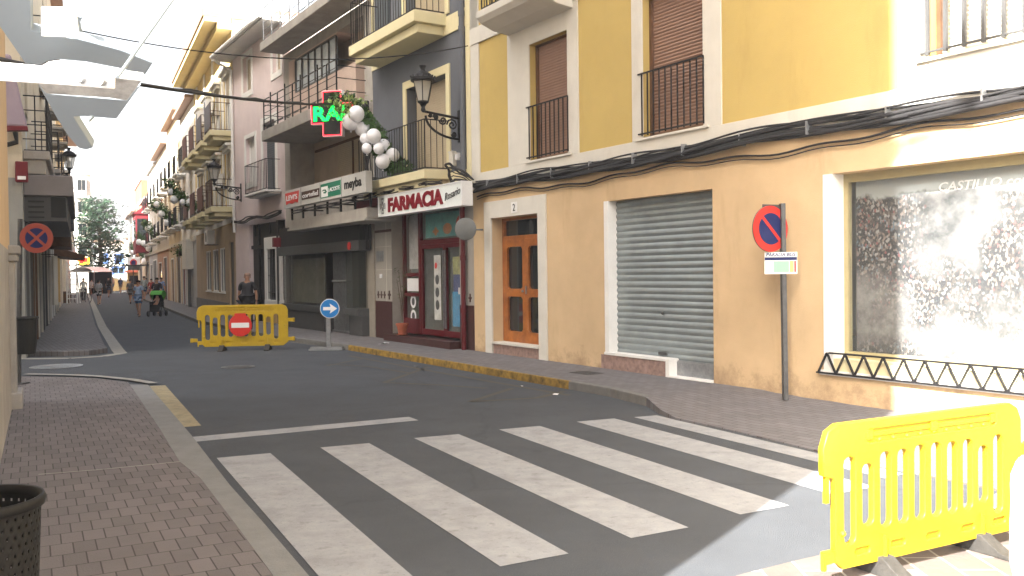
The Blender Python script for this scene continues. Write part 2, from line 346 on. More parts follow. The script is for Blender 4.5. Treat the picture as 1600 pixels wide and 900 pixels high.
# road paint: wear that lets the asphalt through, pits
for k_ in ('paint', 'ypaint', 'yfaint'):
    t, b = nodes(K[k_]); tc = t.nodes.new('ShaderNodeTexCoord')
    for sc, lo, hi, f_ in ((60, .60, .68, .6), (9, .56, .70, .45), (2.2, .5, .75, .35)):
        n = t.nodes.new('ShaderNodeTexNoise'); n.inputs['Scale'].default_value = sc; n.inputs['Detail'].default_value = 6; n.inputs['Roughness'].default_value = .7
        t.links.new(tc.outputs['Object'], n.inputs['Vector']); r = t.nodes.new('ShaderNodeValToRGB')
        r.color_ramp.elements[0].position = lo; r.color_ramp.elements[1].position = hi; r.color_ramp.elements[0].color = (0, 0, 0, 1); r.color_ramp.elements[1].color = (f_, f_, f_, 1)
        t.links.new(n.outputs['Fac'], r.inputs[0]); mixcol(K[k_], r.outputs[0], (.10, .10, .10))
addwave(K['shutter'], 5.5, .9); addwave(K['beigesh'], 6, .8)
# ------------------------------------------------------------ ground, road, pavements
WN = Wall(gp(747, 548.5, .11), ND)                 # facades of the near right-hand buildings
UC = 17.45                                          # where the street bends
PC = WN.o+WN.d*UC
WE = Wall(PC, vpdir(131))                           # facades of the far right-hand buildings
A2 = gp(41, 552, .11)
DL = vpdir(128)
WL = Wall(A2, -DL)                                  # far left-hand facades, X runs towards the camera
p1_, p2_ = gp(20, 620, .11), gp(2, 700, .11)
W1 = Wall(p1_, p2_-p1_)                             # near left-hand house
def wn(u, y, z=0): return WN.M @ Vector((u, y, z))
def we(u, y, z=0): return WE.M @ Vector((u, y, z))
def wl(u, y, z=0): return WL.M @ Vector((u, y, z))
def sheet(name, pts, z, mt, h=None, kind='structure', bevel=0):
    m = MB()
    if h is None: m.add([(p[0], p[1], z) for p in pts], [tuple(range(len(pts)))])
    else: m.prism([(p[0], p[1]) for p in pts], z, z+h)
    o = m.build(name, mt, bevel=bevel)
    if h is None and o.data.polygons[0].normal.z < 0: o.data.flip_normals()
    if kind: tag(o, kind=kind)
    return o
g = MB(); g.add([(-300, -60, 0), (300, -60, 0), (300, 500, 0), (-300, 500, 0)], [(0, 1, 2, 3)])
tag(g.build('road', K['asphalt']), kind='structure')
# right pavement
kr = [(-8.4, 2.6), (-7.5, 1.95), (-6.9, 1.62), (-6.0, 1.45), (-2, 1.43), (3.1, 1.44), (5, 1.56), (7, 1.74), (10, 1.72), (14, 1.5), (17.3, 1.4)]
kre = [(1, 1.35), (20, 1.25), (45, 1.2), (85, 1.2)]
kp = [wn(*p) for p in kr]+[we(*p) for p in kre]
def strip_pavement(name, rows, mt):
    m = MB()
    for (a0, b0, z0), (a1, b1, z1) in zip(rows, rows[1:]):
        m.add([(a0.x, a0.y, .11), (b0.x, b0.y, z0), (b1.x, b1.y, z1), (a1.x, a1.y, .11)], [(0, 1, 2, 3)])
        m.add([(b0.x, b0.y, z0), (b1.x, b1.y, z1), (b1.x, b1.y, -.02), (b0.x, b0.y, -.02)], [(3, 2, 1, 0)])
    o = m.build(name, mt, recalc=False)
    for p in o.data.polygons:
        if abs(p.normal.z) > .5 and p.normal.z < 0: p.flip()
    return tag(o, kind='structure')
rowsP = [(wn(u, -1), wn(u, y), z) for u, y, z in ((-24, .9, .012), (-15, 2.0, .012), (-12.4, 2.3, .012), (-10.6, 2.28, .012), (-8.6, 2.02, .012), (-7.9, 2.05, .03), (-7.5, 1.92, .06), (-6.9, 1.62, .11), (-6.0, 1.45, .11), (-2, 1.43, .11), (3.1, 1.44, .11), (5, 1.56, .11), (7, 1.74, .11), (10, 1.72, .11), (14, 1.5, .11), (17.3, 1.4, .11))]
rowsP += [(we(u, -1), we(u, y), .11) for u, y in kre]
strip_pavement('pavement', rowsP, K['pavsmall'])
def kerbstrip(name, pts, mt, w_=.12, z0=-.02, h=.136, seg=0):
    m = MB(); pts = [Vector((p[0], p[1], 0)) for p in pts]
    for i, (a, b_) in enumerate(zip(pts, pts[1:])):
        d = (b_-a).normalized(); n_ = Vector((-d.y, d.x, 0))*w_
        m.slab([a+Vector((0, 0, z0)), b_+Vector((0, 0, z0)), b_+n_+Vector((0, 0, z0)), a+n_+Vector((0, 0, z0))], (0, 0, h))
    return m.build(name, mt, bevel=.012)
def lerp(a, b_, t_): return a+(b_-a)*t_
kk = [wn(u, y+.02) for u, y in kr]
tag(kerbstrip('kerb', kk[2:4][:1]+[wn(-5.1, 1.46)] if 0 else [wn(-6.9, 1.63), wn(-6.0, 1.47), wn(-5.06, 1.46)][::-1], K['kerb']), kind='structure')
tag(kerbstrip('kerb', [wn(3.1, 1.47), wn(-2, 1.455), wn(-5.06, 1.46)], K['kerbyellow'], .06), kind='structure')
tag(kerbstrip('kerb', ([we(x, y+.03) for x, y in kre][::-1]+[wn(u, y+.03) for u, y in kr[5:]][::-1]), K['kerb']), kind='structure')
# road markings, each 4 mm above the asphalt
def mark(name, pts, mt, z=.004): return sheet(name, pts, z, mt)
for i in range(6):
    y1 = 6.77-.945*i; u0 = -7.0-.085*i; dy = -.47
    sk_ = .09
    if i == 5: mark('crossing_stripe', [wn(u0-.05, 2.29), wn(u0-.1, 2.0), wn(-10.9, 2.36), wn(-10.9, 2.62)], K['paint'])
    else: mark('crossing_stripe', [wn(u0, y1), wn(u0-.07, y1+dy), wn(-11.03, y1+.40+dy), wn(-11.0, y1+.38)], K['paint'])
mark('stop_line', [wn(-5.75, 6.95), wn(-5.93, 4.34), wn(-6.22, 4.36), wn(-6.05, 6.97)], K['paint'])
for pts in ([(510, 569), (575, 573), (640, 583)], [(570, 560), (510, 572)], [(668, 574), (600, 598)], [(600, 598), (690, 602), (760, 607)], [(800, 607), (735, 628)], [(735, 628), (840, 622), (880, 612)],
            [(545, 556), (700, 585), (890, 618)]):
    m = MB()
    for a, b_ in zip(pts, pts[1:]):
        A_, B_ = gp(*a), gp(*b_); d = (B_-A_).normalized(); n_ = Vector((-d.y, d.x, 0))*.05
        m.add([A_-n_, B_-n_, B_+n_, A_+n_], [(0, 1, 2, 3)])
    for i, v in enumerate(m.v): m.v[i] = (v[0], v[1], .004)
    tag(m.build('zigzag_marking', K['yfaint']), kind='structure')
# near left pavement (flush kerb) and far left pavement
inner = [(203, 601), (249, 669), (281, 722), (313, 747), (370, 822), (427, 900)]
outer = [(231, 601), (299, 680), (359, 758), (410, 815), (470, 885)]
top = [(40, 588), (100, 589), (150, 591), (200, 597)]
P_in = [gp(*p, .02) for p in inner]; P_out = [gp(*p, .02) for p in outer]; P_top = [gp(*p, .02) for p in top]
e_in = P_in[-1]+(P_in[-1]-P_in[-2]).normalized()*5; e_out = e_in+(P_out[-1]-P_in[-1])
sheet('pavement', P_top+P_in+[e_in, Vector((-14, -6, 0)), Vector((-14, 15, 0))], -.05, K['pavers'], .07)
sheet('flush_kerb', P_in+[e_in, e_out]+P_out[::-1], -.05, K['kerbflat'], .072)
def ribbon(name, pts, w_, mt, z):
    m = MB(); pts = [Vector((p[0], p[1], z)) for p in pts]
    for i in range(len(pts)-1):
        a, b_ = pts[i], pts[i+1]; d = (b_-a).normalized(); n_ = Vector((-d.y, d.x, 0))*w_/2
        m.add([a-n_, b_-n_, b_+n_, a+n_], [(0, 1, 2, 3)])
    o = m.build(name, mt); return tag(o, kind='structure')
ribbon('gutter_line', [gp(*p) for p in ((40, 586.5), (100, 587.5), (150, 589.5), (205, 595), (240, 601))], .14, K['gutter'], .026)
ribbon('yellow_edge_line', [gp(246, 603), gp(272, 635), gp(298, 667)], .22, K['ypaint'], .0045)
ribbon('paving_joint_line', [gp(60, 742, .02), gp(150, 735, .02), gp(281, 722, .02)], .025, K['gutter'], .0245)
fl = [(30, 556), (60, 556.5), (100, 557), (140, 555), (168, 551), (170, 546), (158, 528), (146, 508)]
P_fl = [gp(*p) for p in fl[:5]]+[wl(-1.6, 1.50), wl(-12, 1.42), wl(-87, 1.42)]
sheet('pavement', P_fl+[wl(-87, -4), wl(0, -4), Vector((-14, 19, 0))], -.02, K['pavsmall'], .13, bevel=.02)
ribbon('gutter_line', [gp(*p) for p in ((30, 561), (110, 560), (160, 557), (189, 552.5))]+[wl(-1.2, 1.76), wl(-12, 1.64), wl(-86, 1.64)], .26, K['gutter'], .005)
# paving at the bottom right corner
sheet('stone_paving', [gp(1150, 905), gp(1232, 884), gp(1300, 868), gp(1400, 838), gp(1440, 812), gp(1600, 762), Vector((6, 4.6, 0)), Vector((5, -2, 0)), Vector((.6, -2, 0)), gp(1150, 1100)], -.03, K['slabs'], .05)
def manhole(px, py, r_, z=.005, label='', mt='galv'):
    m = MB(); c = gp(px, py)
    root = thing('manhole_cover', (c.x, c.y, z), label, 'manhole cover')
    m.lathe([(r_, 0), (r_, .008), (r_-.05, .010), (r_-.055, .006), (.001, .006)], 28); m.build('rim', K[mt], root)
    m = MB()
    for i in range(-5, 6):
        for j in range(-5, 6):
            if math.hypot(i, j)*.1*r_/.6 < r_-.1: m.box(i*.1*r_/.6-.03, i*.1*r_/.6+.03, j*.1*r_/.6-.03, j*.1*r_/.6+.03, .006, .011)
    m.build('tread_pattern', K[mt], root)
manhole(88, 573, .45, .004, 'round worn metal manhole cover in the asphalt of the side street')
manhole(372, 574, .3, .004, 'small dark round cover in the road before the yellow barrier', 'post')
m = MB(); c_ = gp(916, 583, .11); root = thing('drain_cover', at_rot((c_.x, c_.y, .112), NANG), 'small dark square cover set in the right pavement near the roller shutter', 'drain cover')
m.box(-.22, .22, -.16, .16, 0, .005); m.build('plate', K['post'], root)
m = MB()
for k in range(-4, 5): m.box(-.2, .2, k*.034-.006, k*.034+.006, .005, .009)
m.build('ribs', K['post'], root)

# ------------------------------------------------------------ building helpers
def wallgrid(m, u0, u1, z0, z1, holes, rd=.3):
    """front sheet at y=0 with rectangular holes and reveals"""
    us = sorted({u0, u1} | {h[0] for h in holes} | {h[1] for h in holes}); zs = sorted({z0, z1} | {h[2] for h in holes} | {h[3] for h in holes})
    us = [u for u in us if u0-1e-6 <= u <= u1+1e-6]; zs = [z for z in zs if z0-1e-6 <= z <= z1+1e-6]
    for a, b_ in zip(us, us[1:]):
        for c, d in zip(zs, zs[1:]):
            cu, cz = (a+b_)/2, (c+d)/2
            if any(h[0] < cu < h[1] and h[2] < cz < h[3] for h in holes): continue
            m.add([(a, 0, c), (b_, 0, c), (b_, 0, d), (a, 0, d)], [(0, 3, 2, 1)])
    for h in holes:
        a, b_, c, d = h[:4]; r_ = h[4] if len(h) > 4 else rd; c = max(c, z0); d = min(d, z1)
        m.add([(a, 0, c), (a, 0, d), (a, -r_, d), (a, -r_, c)], [(0, 1, 2, 3)]); m.add([(b_, 0, c), (b_, 0, d), (b_, -r_, d), (b_, -r_, c)], [(3, 2, 1, 0)])
        m.add([(a, 0, d), (b_, 0, d), (b_, -r_, d), (a, -r_, d)], [(0, 1, 2, 3)]); m.add([(a, 0, c), (b_, 0, c), (b_, -r_, c), (a, -r_, c)], [(3, 2, 1, 0)])
def shell(m, u0, u1, z0, z1, dep):
    """sides, back and top of a storey, no front"""
    m.add([(u0, 0, z0), (u0, -dep, z0), (u0, -dep, z1), (u0, 0, z1)], [(0, 1, 2, 3)]); m.add([(u1, 0, z0), (u1, -dep, z0), (u1, -dep, z1), (u1, 0, z1)], [(3, 2, 1, 0)])
    m.add([(u0, -dep, z0), (u1, -dep, z0), (u1, -dep, z1), (u0, -dep, z1)], [(0, 1, 2, 3)]); m.add([(u0, 0, z1), (u1, 0, z1), (u1, -dep, z1), (u0, -dep, z1)], [(0, 1, 2, 3)])
def wallpart(root, W, name, mt, u0, u1, z0, z1, holes, dep=9, rd=.3):
    m = MB(); hs = [h for h in holes if h[3] > z0 and h[2] < z1]
    wallgrid(m, u0, u1, z0, z1, hs, rd); shell(m, u0, u1, z0, z1, dep)
    return m.build(name, mt, root, W.M, recalc=False)
def bldroot(name, W, u, label, cat='building', group=None):
    return thing(name, W.at(u, 0, 0), label, cat, group)
def railing(m, u0, u1, z0, z1, out, n=12, wb=.014, top=.035, ends=True, belly=0, y0=.02):
    """a railing box: front at `out`, two returns to the wall"""
    m.bar((u0, out, z1), (u1, out, z1), top, .02); m.bar((u0, out, z0), (u1, out, z0), top*.8, .02)
    for k in range(n+1):
        u = u0+(u1-u0)*k/n
        m.bar((u, out, z0), (u, out, z1), wb*(1.6 if k in (0, n) else 1))
    if ends:
        for u in (u0, u1):
            m.bar((u, y0, z1), (u, out, z1), top, .02); m.bar((u, y0, z0), (u, out, z0), top*.8, .02)
            k_ = max(2, int((out-y0)/((u1-u0)/n)))
            for k in range(1, k_): m.bar((u, y0+(out-y0)*k/k_, z0), (u, y0+(out-y0)*k/k_, z1), wb)
def balcony(root, W, u0, u1, z, out, th, rh, mslab, mrail, n=16, lip=.04, **kw):
    m = MB(); m.box(u0, u1, .0, out, z-th*.55, z); m.slab([(u0+.08, 0, z-th), (u1-.08, 0, z-th), (u1, 0, z-th*.55-.002), (u0, 0, z-th*.55-.002)], (0, 0, 0.0001)) if 0 else m.box(u0+.1, u1-.1, 0, out-.12, z-th, z-th*.55-.003)
    b = m.build('balcony', mslab, root, W.M, bevel=.015)
    m = MB(); railing(m, u0+.05, u1-.05, z+.04, z+rh, out-.05, n, **kw)
    m.build('railing', mrail, b, W.M); return b
def window(root, W, r_, rd=.22, frame='white', pane='glass', nv=2, nh=1, fw_=.06, sill=None, name='window', blind=None, blind_f=.5):
    u0, u1, z0, z1 = r_[:4]
    m = MB(); m.box(u0, u1, -rd-.012, -rd, z0, z1); b = m.build(name, K[pane], root, W.M)
    m = MB(); y0, y1 = -rd+.002, -rd+.05
    m.box(u0, u0+fw_, y0, y1, z0, z1); m.box(u1-fw_, u1, y0, y1, z0, z1); m.box(u0+fw_, u1-fw_, y0, y1, z1-fw_, z1); m.box(u0+fw_, u1-fw_, y0, y1, z0, z0+fw_)
    for k in range(1, nv): u = u0+(u1-u0)*k/nv; m.box(u-fw_*.5, u+fw_*.5, y0, y1-.005, z0+fw_, z1-fw_)
    for k in range(1, nh): z = z0+(z1-z0)*k/nh; m.box(u0+fw_, u1-fw_, y0, y1-.01, z-fw_*.4, z+fw_*.4)
    m.build('frame', K[frame], b, W.M)
    if blind:
        m = MB(); m.box(u0+.01, u1-.01, y1+.004, y1+.02, z1-(z1-z0)*blind_f, z1); m.build('shutter', K[blind], b, W.M)
    if sill:
        m = MB(); m.box(u0-.06, u1+.06, -.02, .05, z0-.05, z0-.002); m.build('sill', K[sill], b, W.M)
    return b
def surround(m, r_, w_, t_=.03, wt=None, wb=None):
    u0, u1, z0, z1 = r_[:4]; wt = w_ if wt is None else wt; wb = w_ if wb is None else wb
    m.box(u0-w_, u0, 0, t_, z0-wb, z1+wt); m.box(u1, u1+w_, 0, t_, z0-wb, z1+wt); m.box(u0, u1, 0, t_, z1, z1+wt)
    if wb > 0: m.box(u0, u1, 0, t_, z0-wb, z0)
def slats(m, u0, u1, z0, z1, y, pitch, prof=.012):
    z = z0; n = max(1, int((z1-z0)/pitch)); p = (z1-z0)/n
    for k in range(n):
        a = z0+k*p; pts = [(y, a), (y+prof*.25, a+p*.08), (y+prof, a+p*.45), (y+prof*.85, a+p*.7), (y, a+p)]
        for (ya, za), (yb, zb) in zip(pts, pts[1:]): m.add([(u0, ya, za), (u1, ya, za), (u1, yb, zb), (u0, yb, zb)], [(0, 1, 2, 3)])

# ------------------------------------------------------------ A: yellow corner house (2 storeys in view)
UA0, UA1 = -22.0, .12
root = bldroot('yellow_house', WN, 0, 'long yellow and orange rendered house with cream window surrounds and steel shutter', 'building')
w1 = (-3.12, -1.97, 3.62, 5.67); w2 = (-6.28, -5.02, 3.62, 5.75); w3 = (-11.6, -9.65, 3.85, 6.0)
w3 = (-12.2, WN.u(1452, 4.2), 3.85, 6.0)
door = (WN.u(843, 1.5), WN.u(770, 1.5), .11, 2.68, .30); shut = (-6.42, -4.06, .10, 2.75, .22); disp = (-16.0, -8.24, .45, 2.76, .35)
wallpart(root, WN, 'ground_storey_wall', K['orange'], UA0, UA1, 0, 3.28, [door, shut, disp], 10)
wallpart(root, WN, 'upper_storey_wall', K['yellow'], UA0, UA1, 3.281, 10.2, [w1, w2, w3, (-3.12, -1.97, 6.7, 8.8), (-6.28, -5.02, 6.7, 8.8), (-11.6, -9.8, 6.7, 8.8)], 10, .24)
m = MB(); T = .025                                   # cream bands round the yellow fields
m.box(UA0, UA1, 0, T, 3.282, 3.59)
pil = [(-.20, UA1), (-3.42, -1.25), (-6.62, -4.78), (-12.6, -9.25), (-16.5, -15.5)]
for a, b_ in pil:
    hs = [h for h in (w1, w2, w3) if a < h[0] < b_]
    if hs:
        h = hs[0]; m.box(a, h[0], 0, T, 3.59, 6.1); m.box(h[1], b_, 0, T, 3.59, 6.1); m.box(h[0], h[1], 0, T, h[3], 6.1)
        if h[2] > 3.6: m.box(h[0], h[1], 0, T, 3.59, h[2])
    else: m.box(a, b_, 0, T, 3.59, 6.1)
m.box(UA0, UA1, 0, T+.012, 6.102, 6.42)
for a, b_ in pil:
    m.box(a, min(b_, a+.3), 0, T, 6.422, 9.6); m.box(max(a, b_-.3), b_, 0, T, 6.422, 9.6)
m.build('trim', K['cream'], root, WN.M, bevel=.004)
m = MB(); m.box(UA0, UA1, -10, .45, 10.2, 10.35); m.build('roof', K['roof'], root, WN.M)
for r_, nb in ((w1, 9), (w2, 10), (w3, 8), ((-3.12, -1.97, 6.7, 8.8), 9), ((-6.28, -5.02, 6.7, 8.8), 9)):
    u0, u1, z0, z1 = r_
    m = MB(); slats(m, u0+.05, u1-.05, z0+.0, z1-.02, -.17, .048, .010); b = m.build('window', K['shutter'] if r_ is not w3 else K['cream'], root, WN.M, recalc=False)
    m = MB(); m.box(u0, u0+.05, -.2, -.12, z0, z1); m.box(u1-.05, u1, -.2, -.12, z0, z1); m.box(u0+.05, u1-.05, -.2, -.12, z1-.03, z1); m.build('frame', K['ironbrown'] if 0 else K['brownwood'], b, WN.M)
    m = MB(); m.box(u0-.12, u1+.12, -.2, .06, z0-.035, z0-.001); m.build('sill', K['cream'], b, WN.M)
    m = MB(); zt = z0+.95; y = .035
    if r_ is w3:
        zt = z1; n_ = 13
    else: n_ = nb
    a, b2 = u0-.02, u1+.08
    m.bar((a, y, zt), (b2, y, zt), .03, .02); m.bar((a, y, z0+.06), (b2, y, z0+.06), .03, .02)
    for k in range(n_+1): m.bar((a+(u1-a)*k/n_, y, z0+.03), (a+(u1-a)*k/n_, y, zt), .016 if r_ is not w3 else .035)
    m.build('railing', K['iron'] if r_ is not w3 else K['darkgrey'], b, WN.M)
# balcony over the first window
m = MB(); u0, u1 = -3.3, -1.3
pr = [(0, 5.98), (.35, 6.02), (.62, 6.12), (.70, 6.2), (.70, 6.32), (0, 6.32)]
m.slab([(u0, y, z) for y, z in pr], (u1-u0, 0, 0)); b = m.build('balcony', K['cream'], root, WN.M, bevel=.01)
m = MB(); railing(m, u0+.06, u1-.06, 6.37, 7.35, .62, 20, .014); m.build('railing', K['iron'], b, WN.M)
# street door no. 2
m = MB(); r_ = door[:4]; surround(m, (r_[0], r_[1], .11, r_[3]), .25, .035, .32, 0); m.build('door_surround', K['cream'], root, WN.M, bevel=.004)
m = MB(); m.box(door[0]+.0, door[1], -.31, .0, .10, .30); m.build('doorstep', K['marble'], root, WN.M)
m = MB(); m.box(door[0]-.02, door[1]+.02, -.31, .055, .302, .335); m.build('door_sill', K['cream'], root, WN.M)
m = MB(); y0, y1 = -.30, -.22; a, b_ = door[0], door[1]; z0, z1, zt = .336, 2.27, 2.68
m.box(a, a+.07, y0, y1, z0, zt); m.box(b_-.07, b_, y0, y1, z0, zt); m.box(a+.07, b_-.07, y0, y1, z1, z1+.07); m.box(a+.07, b_-.07, y0, y1, zt-.05, zt)
dr = m.build('street_door', K['wood'], root, WN.M, bevel=.006)
m = MB(); m.box(a+.05, b_-.05, -.285, -.275, z0+.1, zt-.03); m.build('pane', K['glass'], dr, WN.M)
mid = (a+b_)/2
for s_ in (0, 1):                                    # two leaves with shaped glass openings
    l0, l1 = (a+.072, mid-.003) if s_ == 0 else (mid+.003, b_-.072)
    ww = l1-l0; cx = (l0+l1)/2
    up_ = [(-ww/2+.09, .82), (-ww/2+.12, .72), (ww/2-.12, .66) if s_ == 0 else (ww/2-.12, .72), (ww/2-.09, .80)]
    def cut(x0, x1, y0_, y1_, c=.05): return [(x0+c, y0_), (x1-c, y0_), (x1, y0_+c), (x1, y1_-c), (x1-c, y1_), (x0+c, y1_), (x0, y1_-c), (x0, y0_+c)]
    me = curve_mesh([[(-ww/2, 0), (ww/2, 0), (ww/2, z1-z0-.002), (-ww/2, z1-z0-.002)], cut(-ww/2+.09, ww/2-.09, .20, .86), cut(-ww/2+.09, ww/2-.09, 1.0, 1.80)], .022, .004)
    link('leaf', me, K['wood'], dr, WN.face(cx, -.245, z0))
m = MB(); m.bar((mid-.05, -.2, 1.25), (mid-.05, -.2, 1.4), .02); m.ball((mid+.05, -.19, 1.3), .025, 6); m.build('handle', K['galv'], dr, WN.M)
m = MB(); m.box(-1.55, -1.36, .036, .046, 2.74, 2.93); pl = m.build('number_plate', K['white'], root, WN.M)
link('numeral', text_mesh('2', .08, .13, .003), K['black'], pl, WN.face(-1.455, .048, 2.835))
# steel roller shutter
u0, u1, z0, z1 = shut[:4]
m = MB(); slats(m, u0, u1-.02, .33, z1-.0, -.17, .094, .022); sh = m.build('roller_shutter', K['steelsh'], root, WN.M, recalc=False)
m = MB(); m.box(u0, u1-1.45, -.21, -.12, .10, .33); m.box(u0+.005, u1-.02, -.20, -.135, .305, .345); m.build('bottom_rail', K['galv'], sh, WN.M)
m = MB(); m.box((u0+u1)/2-.09, (u0+u1)/2+.09, -.148, -.125, .40, .44); m.build('lock', K['darkgrey'], sh, WN.M); m = MB(); m.ball(((u0+u1)/2, -.14, 1.02), .025, 6); m.build('keyhole', K['darkgrey'], sh, WN.M)
m = MB(); m.box(u1-.10, u1, -.20, .02, .36, z1); m.box(u1-1.5, u1, -.20, .04, .335, .375); m.box(u1-1.5, u1-1.43, -.2, .04, .11, .333); m.box(u0, u1-1.5, -.2, .03, .09, .13); m.build('shutter_jamb', K['white'], root, WN.M, bevel=.003)
m = MB(); m.box(u1-1.43, u1+.10, -.2, .02, .10, .333); m.build('plinth', K['marble'], root, WN.M)
# display window
u0, u1, z0, z1 = disp[:4]
m = MB(); m.box(u1-.13, u1, -.3, .012, z0, z1-.0); m.box(u0, u1+.06, 0, .02, z0-.06, z0-.0); m.build('window_surround', K['white'], root, WN.M, bevel=.003)
dw = MB(); dw.box(u0, u1-.19, -.24, -.228, z0+.22, z1-.1); dwo = dw.build('display_window', glass('display_glass', (.22, .24, .24), .05, .10), root, WN.M)
m = MB(); m.box(u1-.19, u1-.13, -.27, -.2, z0+.15, z1); m.box(u0, u1-.19, -.27, -.2, z1-.1, z1); m.box(u0, u1-.19, -.27, -.2, z0+.14, z0+.22); m.build('frame', mat('olive_aluminium', (.36, .31, .17), .5, .08, 5), dwo, WN.M)
m = MB(); m.box(u0, u1-.13, -.3, 0, z0-.0, z0+.14); m.build('sill', K['creamy'], dwo, WN.M)
P_ = mat('crowd_poster_print', (.2, .2, .2), .55, 0)  # mottled print: pale sky, castle hill, packed crowds
t, b = nodes(P_); tc = t.nodes.new('ShaderNodeTexCoord'); sep = t.nodes.new('ShaderNodeSeparateXYZ')
t.links.new(tc.outputs['Object'], sep.inputs[0])
vo = t.nodes.new('ShaderNodeTexVoronoi'); vo.inputs['Scale'].default_value = 46
mp = t.nodes.new('ShaderNodeMapping'); mp.inputs['Scale'].default_value = (1, 1, .7); t.links.new(tc.outputs['Object'], mp.inputs[0]); t.links.new(mp.outputs[0], vo.inputs['Vector'])
hs = t.nodes.new('ShaderNodeSeparateColor'); t.links.new(vo.outputs['Color'], hs.inputs[0])
cr = t.nodes.new('ShaderNodeValToRGB'); cr.color_ramp.interpolation = 'CONSTANT'
for i_, (p_, c_) in enumerate(((0, (.012, .012, .015)), (.48, (.05, .035, .03)), (.62, (.11, .09, .08)), (.73, (.19, .145, .12)), (.80, (.18, .05, .05)), (.83, (.25, .235, .22)), (.95, (.10, .13, .15)))):
    e = cr.color_ramp.elements[i_] if i_ < 2 else cr.color_ramp.elements.new(p_); e.position = p_; e.color = list(c_)+[1]
t.links.new(hs.outputs[0], cr.inputs[0])
n = t.nodes.new('ShaderNodeTexNoise'); n.inputs['Scale'].default_value = 1.7; n.inputs['Detail'].default_value = 9; n.inputs['Roughness'].default_value = .7; t.links.new(tc.outputs['Object'], n.inputs['Vector'])
r1 = t.nodes.new('ShaderNodeValToRGB'); r1.color_ramp.elements[0].position = .38; r1.color_ramp.elements[1].position = .62; r1.color_ramp.elements[0].color = (.03, .03, .033, 1); r1.color_ramp.elements[1].color = (.24, .23, .22, 1)
t.links.new(n.outputs['Fac'], r1.inputs[0])
mx = t.nodes.new('ShaderNodeMixRGB'); t.links.new(cr.outputs[0], mx.inputs[1]); t.links.new(r1.outputs[0], mx.inputs[2])
n2 = t.nodes.new('ShaderNodeTexNoise'); n2.inputs['Scale'].default_value = .9; n2.inputs['Detail'].default_value = 5; t.links.new(tc.outputs['Object'], n2.inputs['Vector'])
def math_(op, a, b2=None, c2=None):
    q = t.nodes.new('ShaderNodeMath'); q.operation = op; q.use_clamp = False
    for i_, v in enumerate((a, b2)):
        if v is None: continue
        if isinstance(v, (int, float)): q.inputs[i_].default_value = v
        else: t.links.new(v, q.inputs[i_])
    return q.outputs[0]
rr = t.nodes.new('ShaderNodeValToRGB'); rr.color_ramp.elements[0].position = .40; rr.color_ramp.elements[1].position = .56; t.links.new(n2.outputs['Fac'], rr.inputs[0]); t.links.new(rr.outputs[0], mx.inputs[0])
zz = math_('ADD', sep.outputs[2], math_('MULTIPLY', math_('SUBTRACT', n.outputs['Fac'], .5), .45))
r2 = t.nodes.new('ShaderNodeValToRGB'); r2.color_ramp.elements[0].position = .70; r2.color_ramp.elements[1].position = .715; t.links.new(math_('DIVIDE', zz, 3.5), r2.inputs[0])
mx2 = t.nodes.new('ShaderNodeMixRGB'); mx2.inputs[2].default_value = (.40, .43, .42, 1); t.links.new(r2.outputs[0], mx2.inputs[0]); t.links.new(mx.outputs[0], mx2.inputs[1])
t.links.new(mx2.outputs[0], b.inputs['Base Color'])
m = MB(); m.box(u0, u1-.2, -.345, -.335, z0+.15, z1); po = m.build('poster', P_, dwo, WN.M)
link('window_lettering', text_mesh('CASTILLO con la Semana Santa', 2.0, .095, .002, .01, .2), K['signwhite'], root, WN.face(WN.u(1467, 2.5, -.33)-1.0, -.331, 2.52))
# zigzag guard rail at the foot of the display window
m = MB(); ub = u1+.0; zt_, zb_ = z0+.21, z0-.03
m.bar((u0, .06, zt_), (ub-.12, .06, zt_), .03, .02); m.bar((u0, .06, zb_), (ub+.06, .06, zb_), .035, .02); k = 0
step = .25; x = ub+.04
while x-step > u0:
    m.bar((x, .06, zb_), (x-step/2, .06, zt_), .03, .014); m.bar((x-step/2, .06, zt_), (x-step, .06, zb_), .03, .014); x -= step
m.build('guard_rail', K['iron'], dwo, WN.M)
# ------------------------------------------------------------ B: grey house with the pharmacy
UB0, UB1 = UA1+.01, 4.95
root = bldroot('grey_house', WN, UB0, 'slate grey house with pale yellow door frames, two balconies and a pharmacy below', 'building')
ph = (.70, 4.0, .26, 3.2, .5)
zd1, zd2 = 3.76, 6.98
d1 = (1.15, 3.05, zd1, WN.z(692, 118)+.02); d2 = (1.15, 3.05, zd2, 9.2)
wallpart(root, WN, 'ground_storey_wall', K['tile'], UB0, UB1, 0, 3.45, [ph], 9)
wallpart(root, WN, 'upper_storey_wall', K['grey'], UB0, UB1, 3.451, 13, [d1, d2], 9)
m = MB(); m.box(UB0, UB1, -9, .5, 13, 13.2); m.build('roof', K['roof'], root, WN.M)
m = MB(); surround(m, d1, .16, .035, .17, 0); surround(m, d2, .16, .035, .17, 0)
m.box(UB0, UB1, 0, .03, 3.40, 3.72); m.box(UB0, UB1, 0, .03, 6.55, 6.92); m.box(UB0, UB0+.18, 0, .028, 3.722, 6.548); m.box(UB0, UB0+.18, 0, .028, 6.922, 12.9); m.box(UB1-.16, UB1, 0, .028, 6.922, 12.9)
m.build('trim', K['creamy'], root, WN.M, bevel=.004)
for d_ in (d1, d2):
    m = MB(); slats(m, d_[0], d_[1], d_[2], d_[3], -.24, .05, .008); m.build('window', K['beigesh'], root, WN.M, recalc=False)
m = MB(); m.box(3.9, 4.6, .001, .03, 7.0, 9.2); m.build('shutter', K['greydoor'], root, WN.M)
ba0 = WN.u(692, 3.9, .55); bb0 = WN.u(583, 3.6, .7)
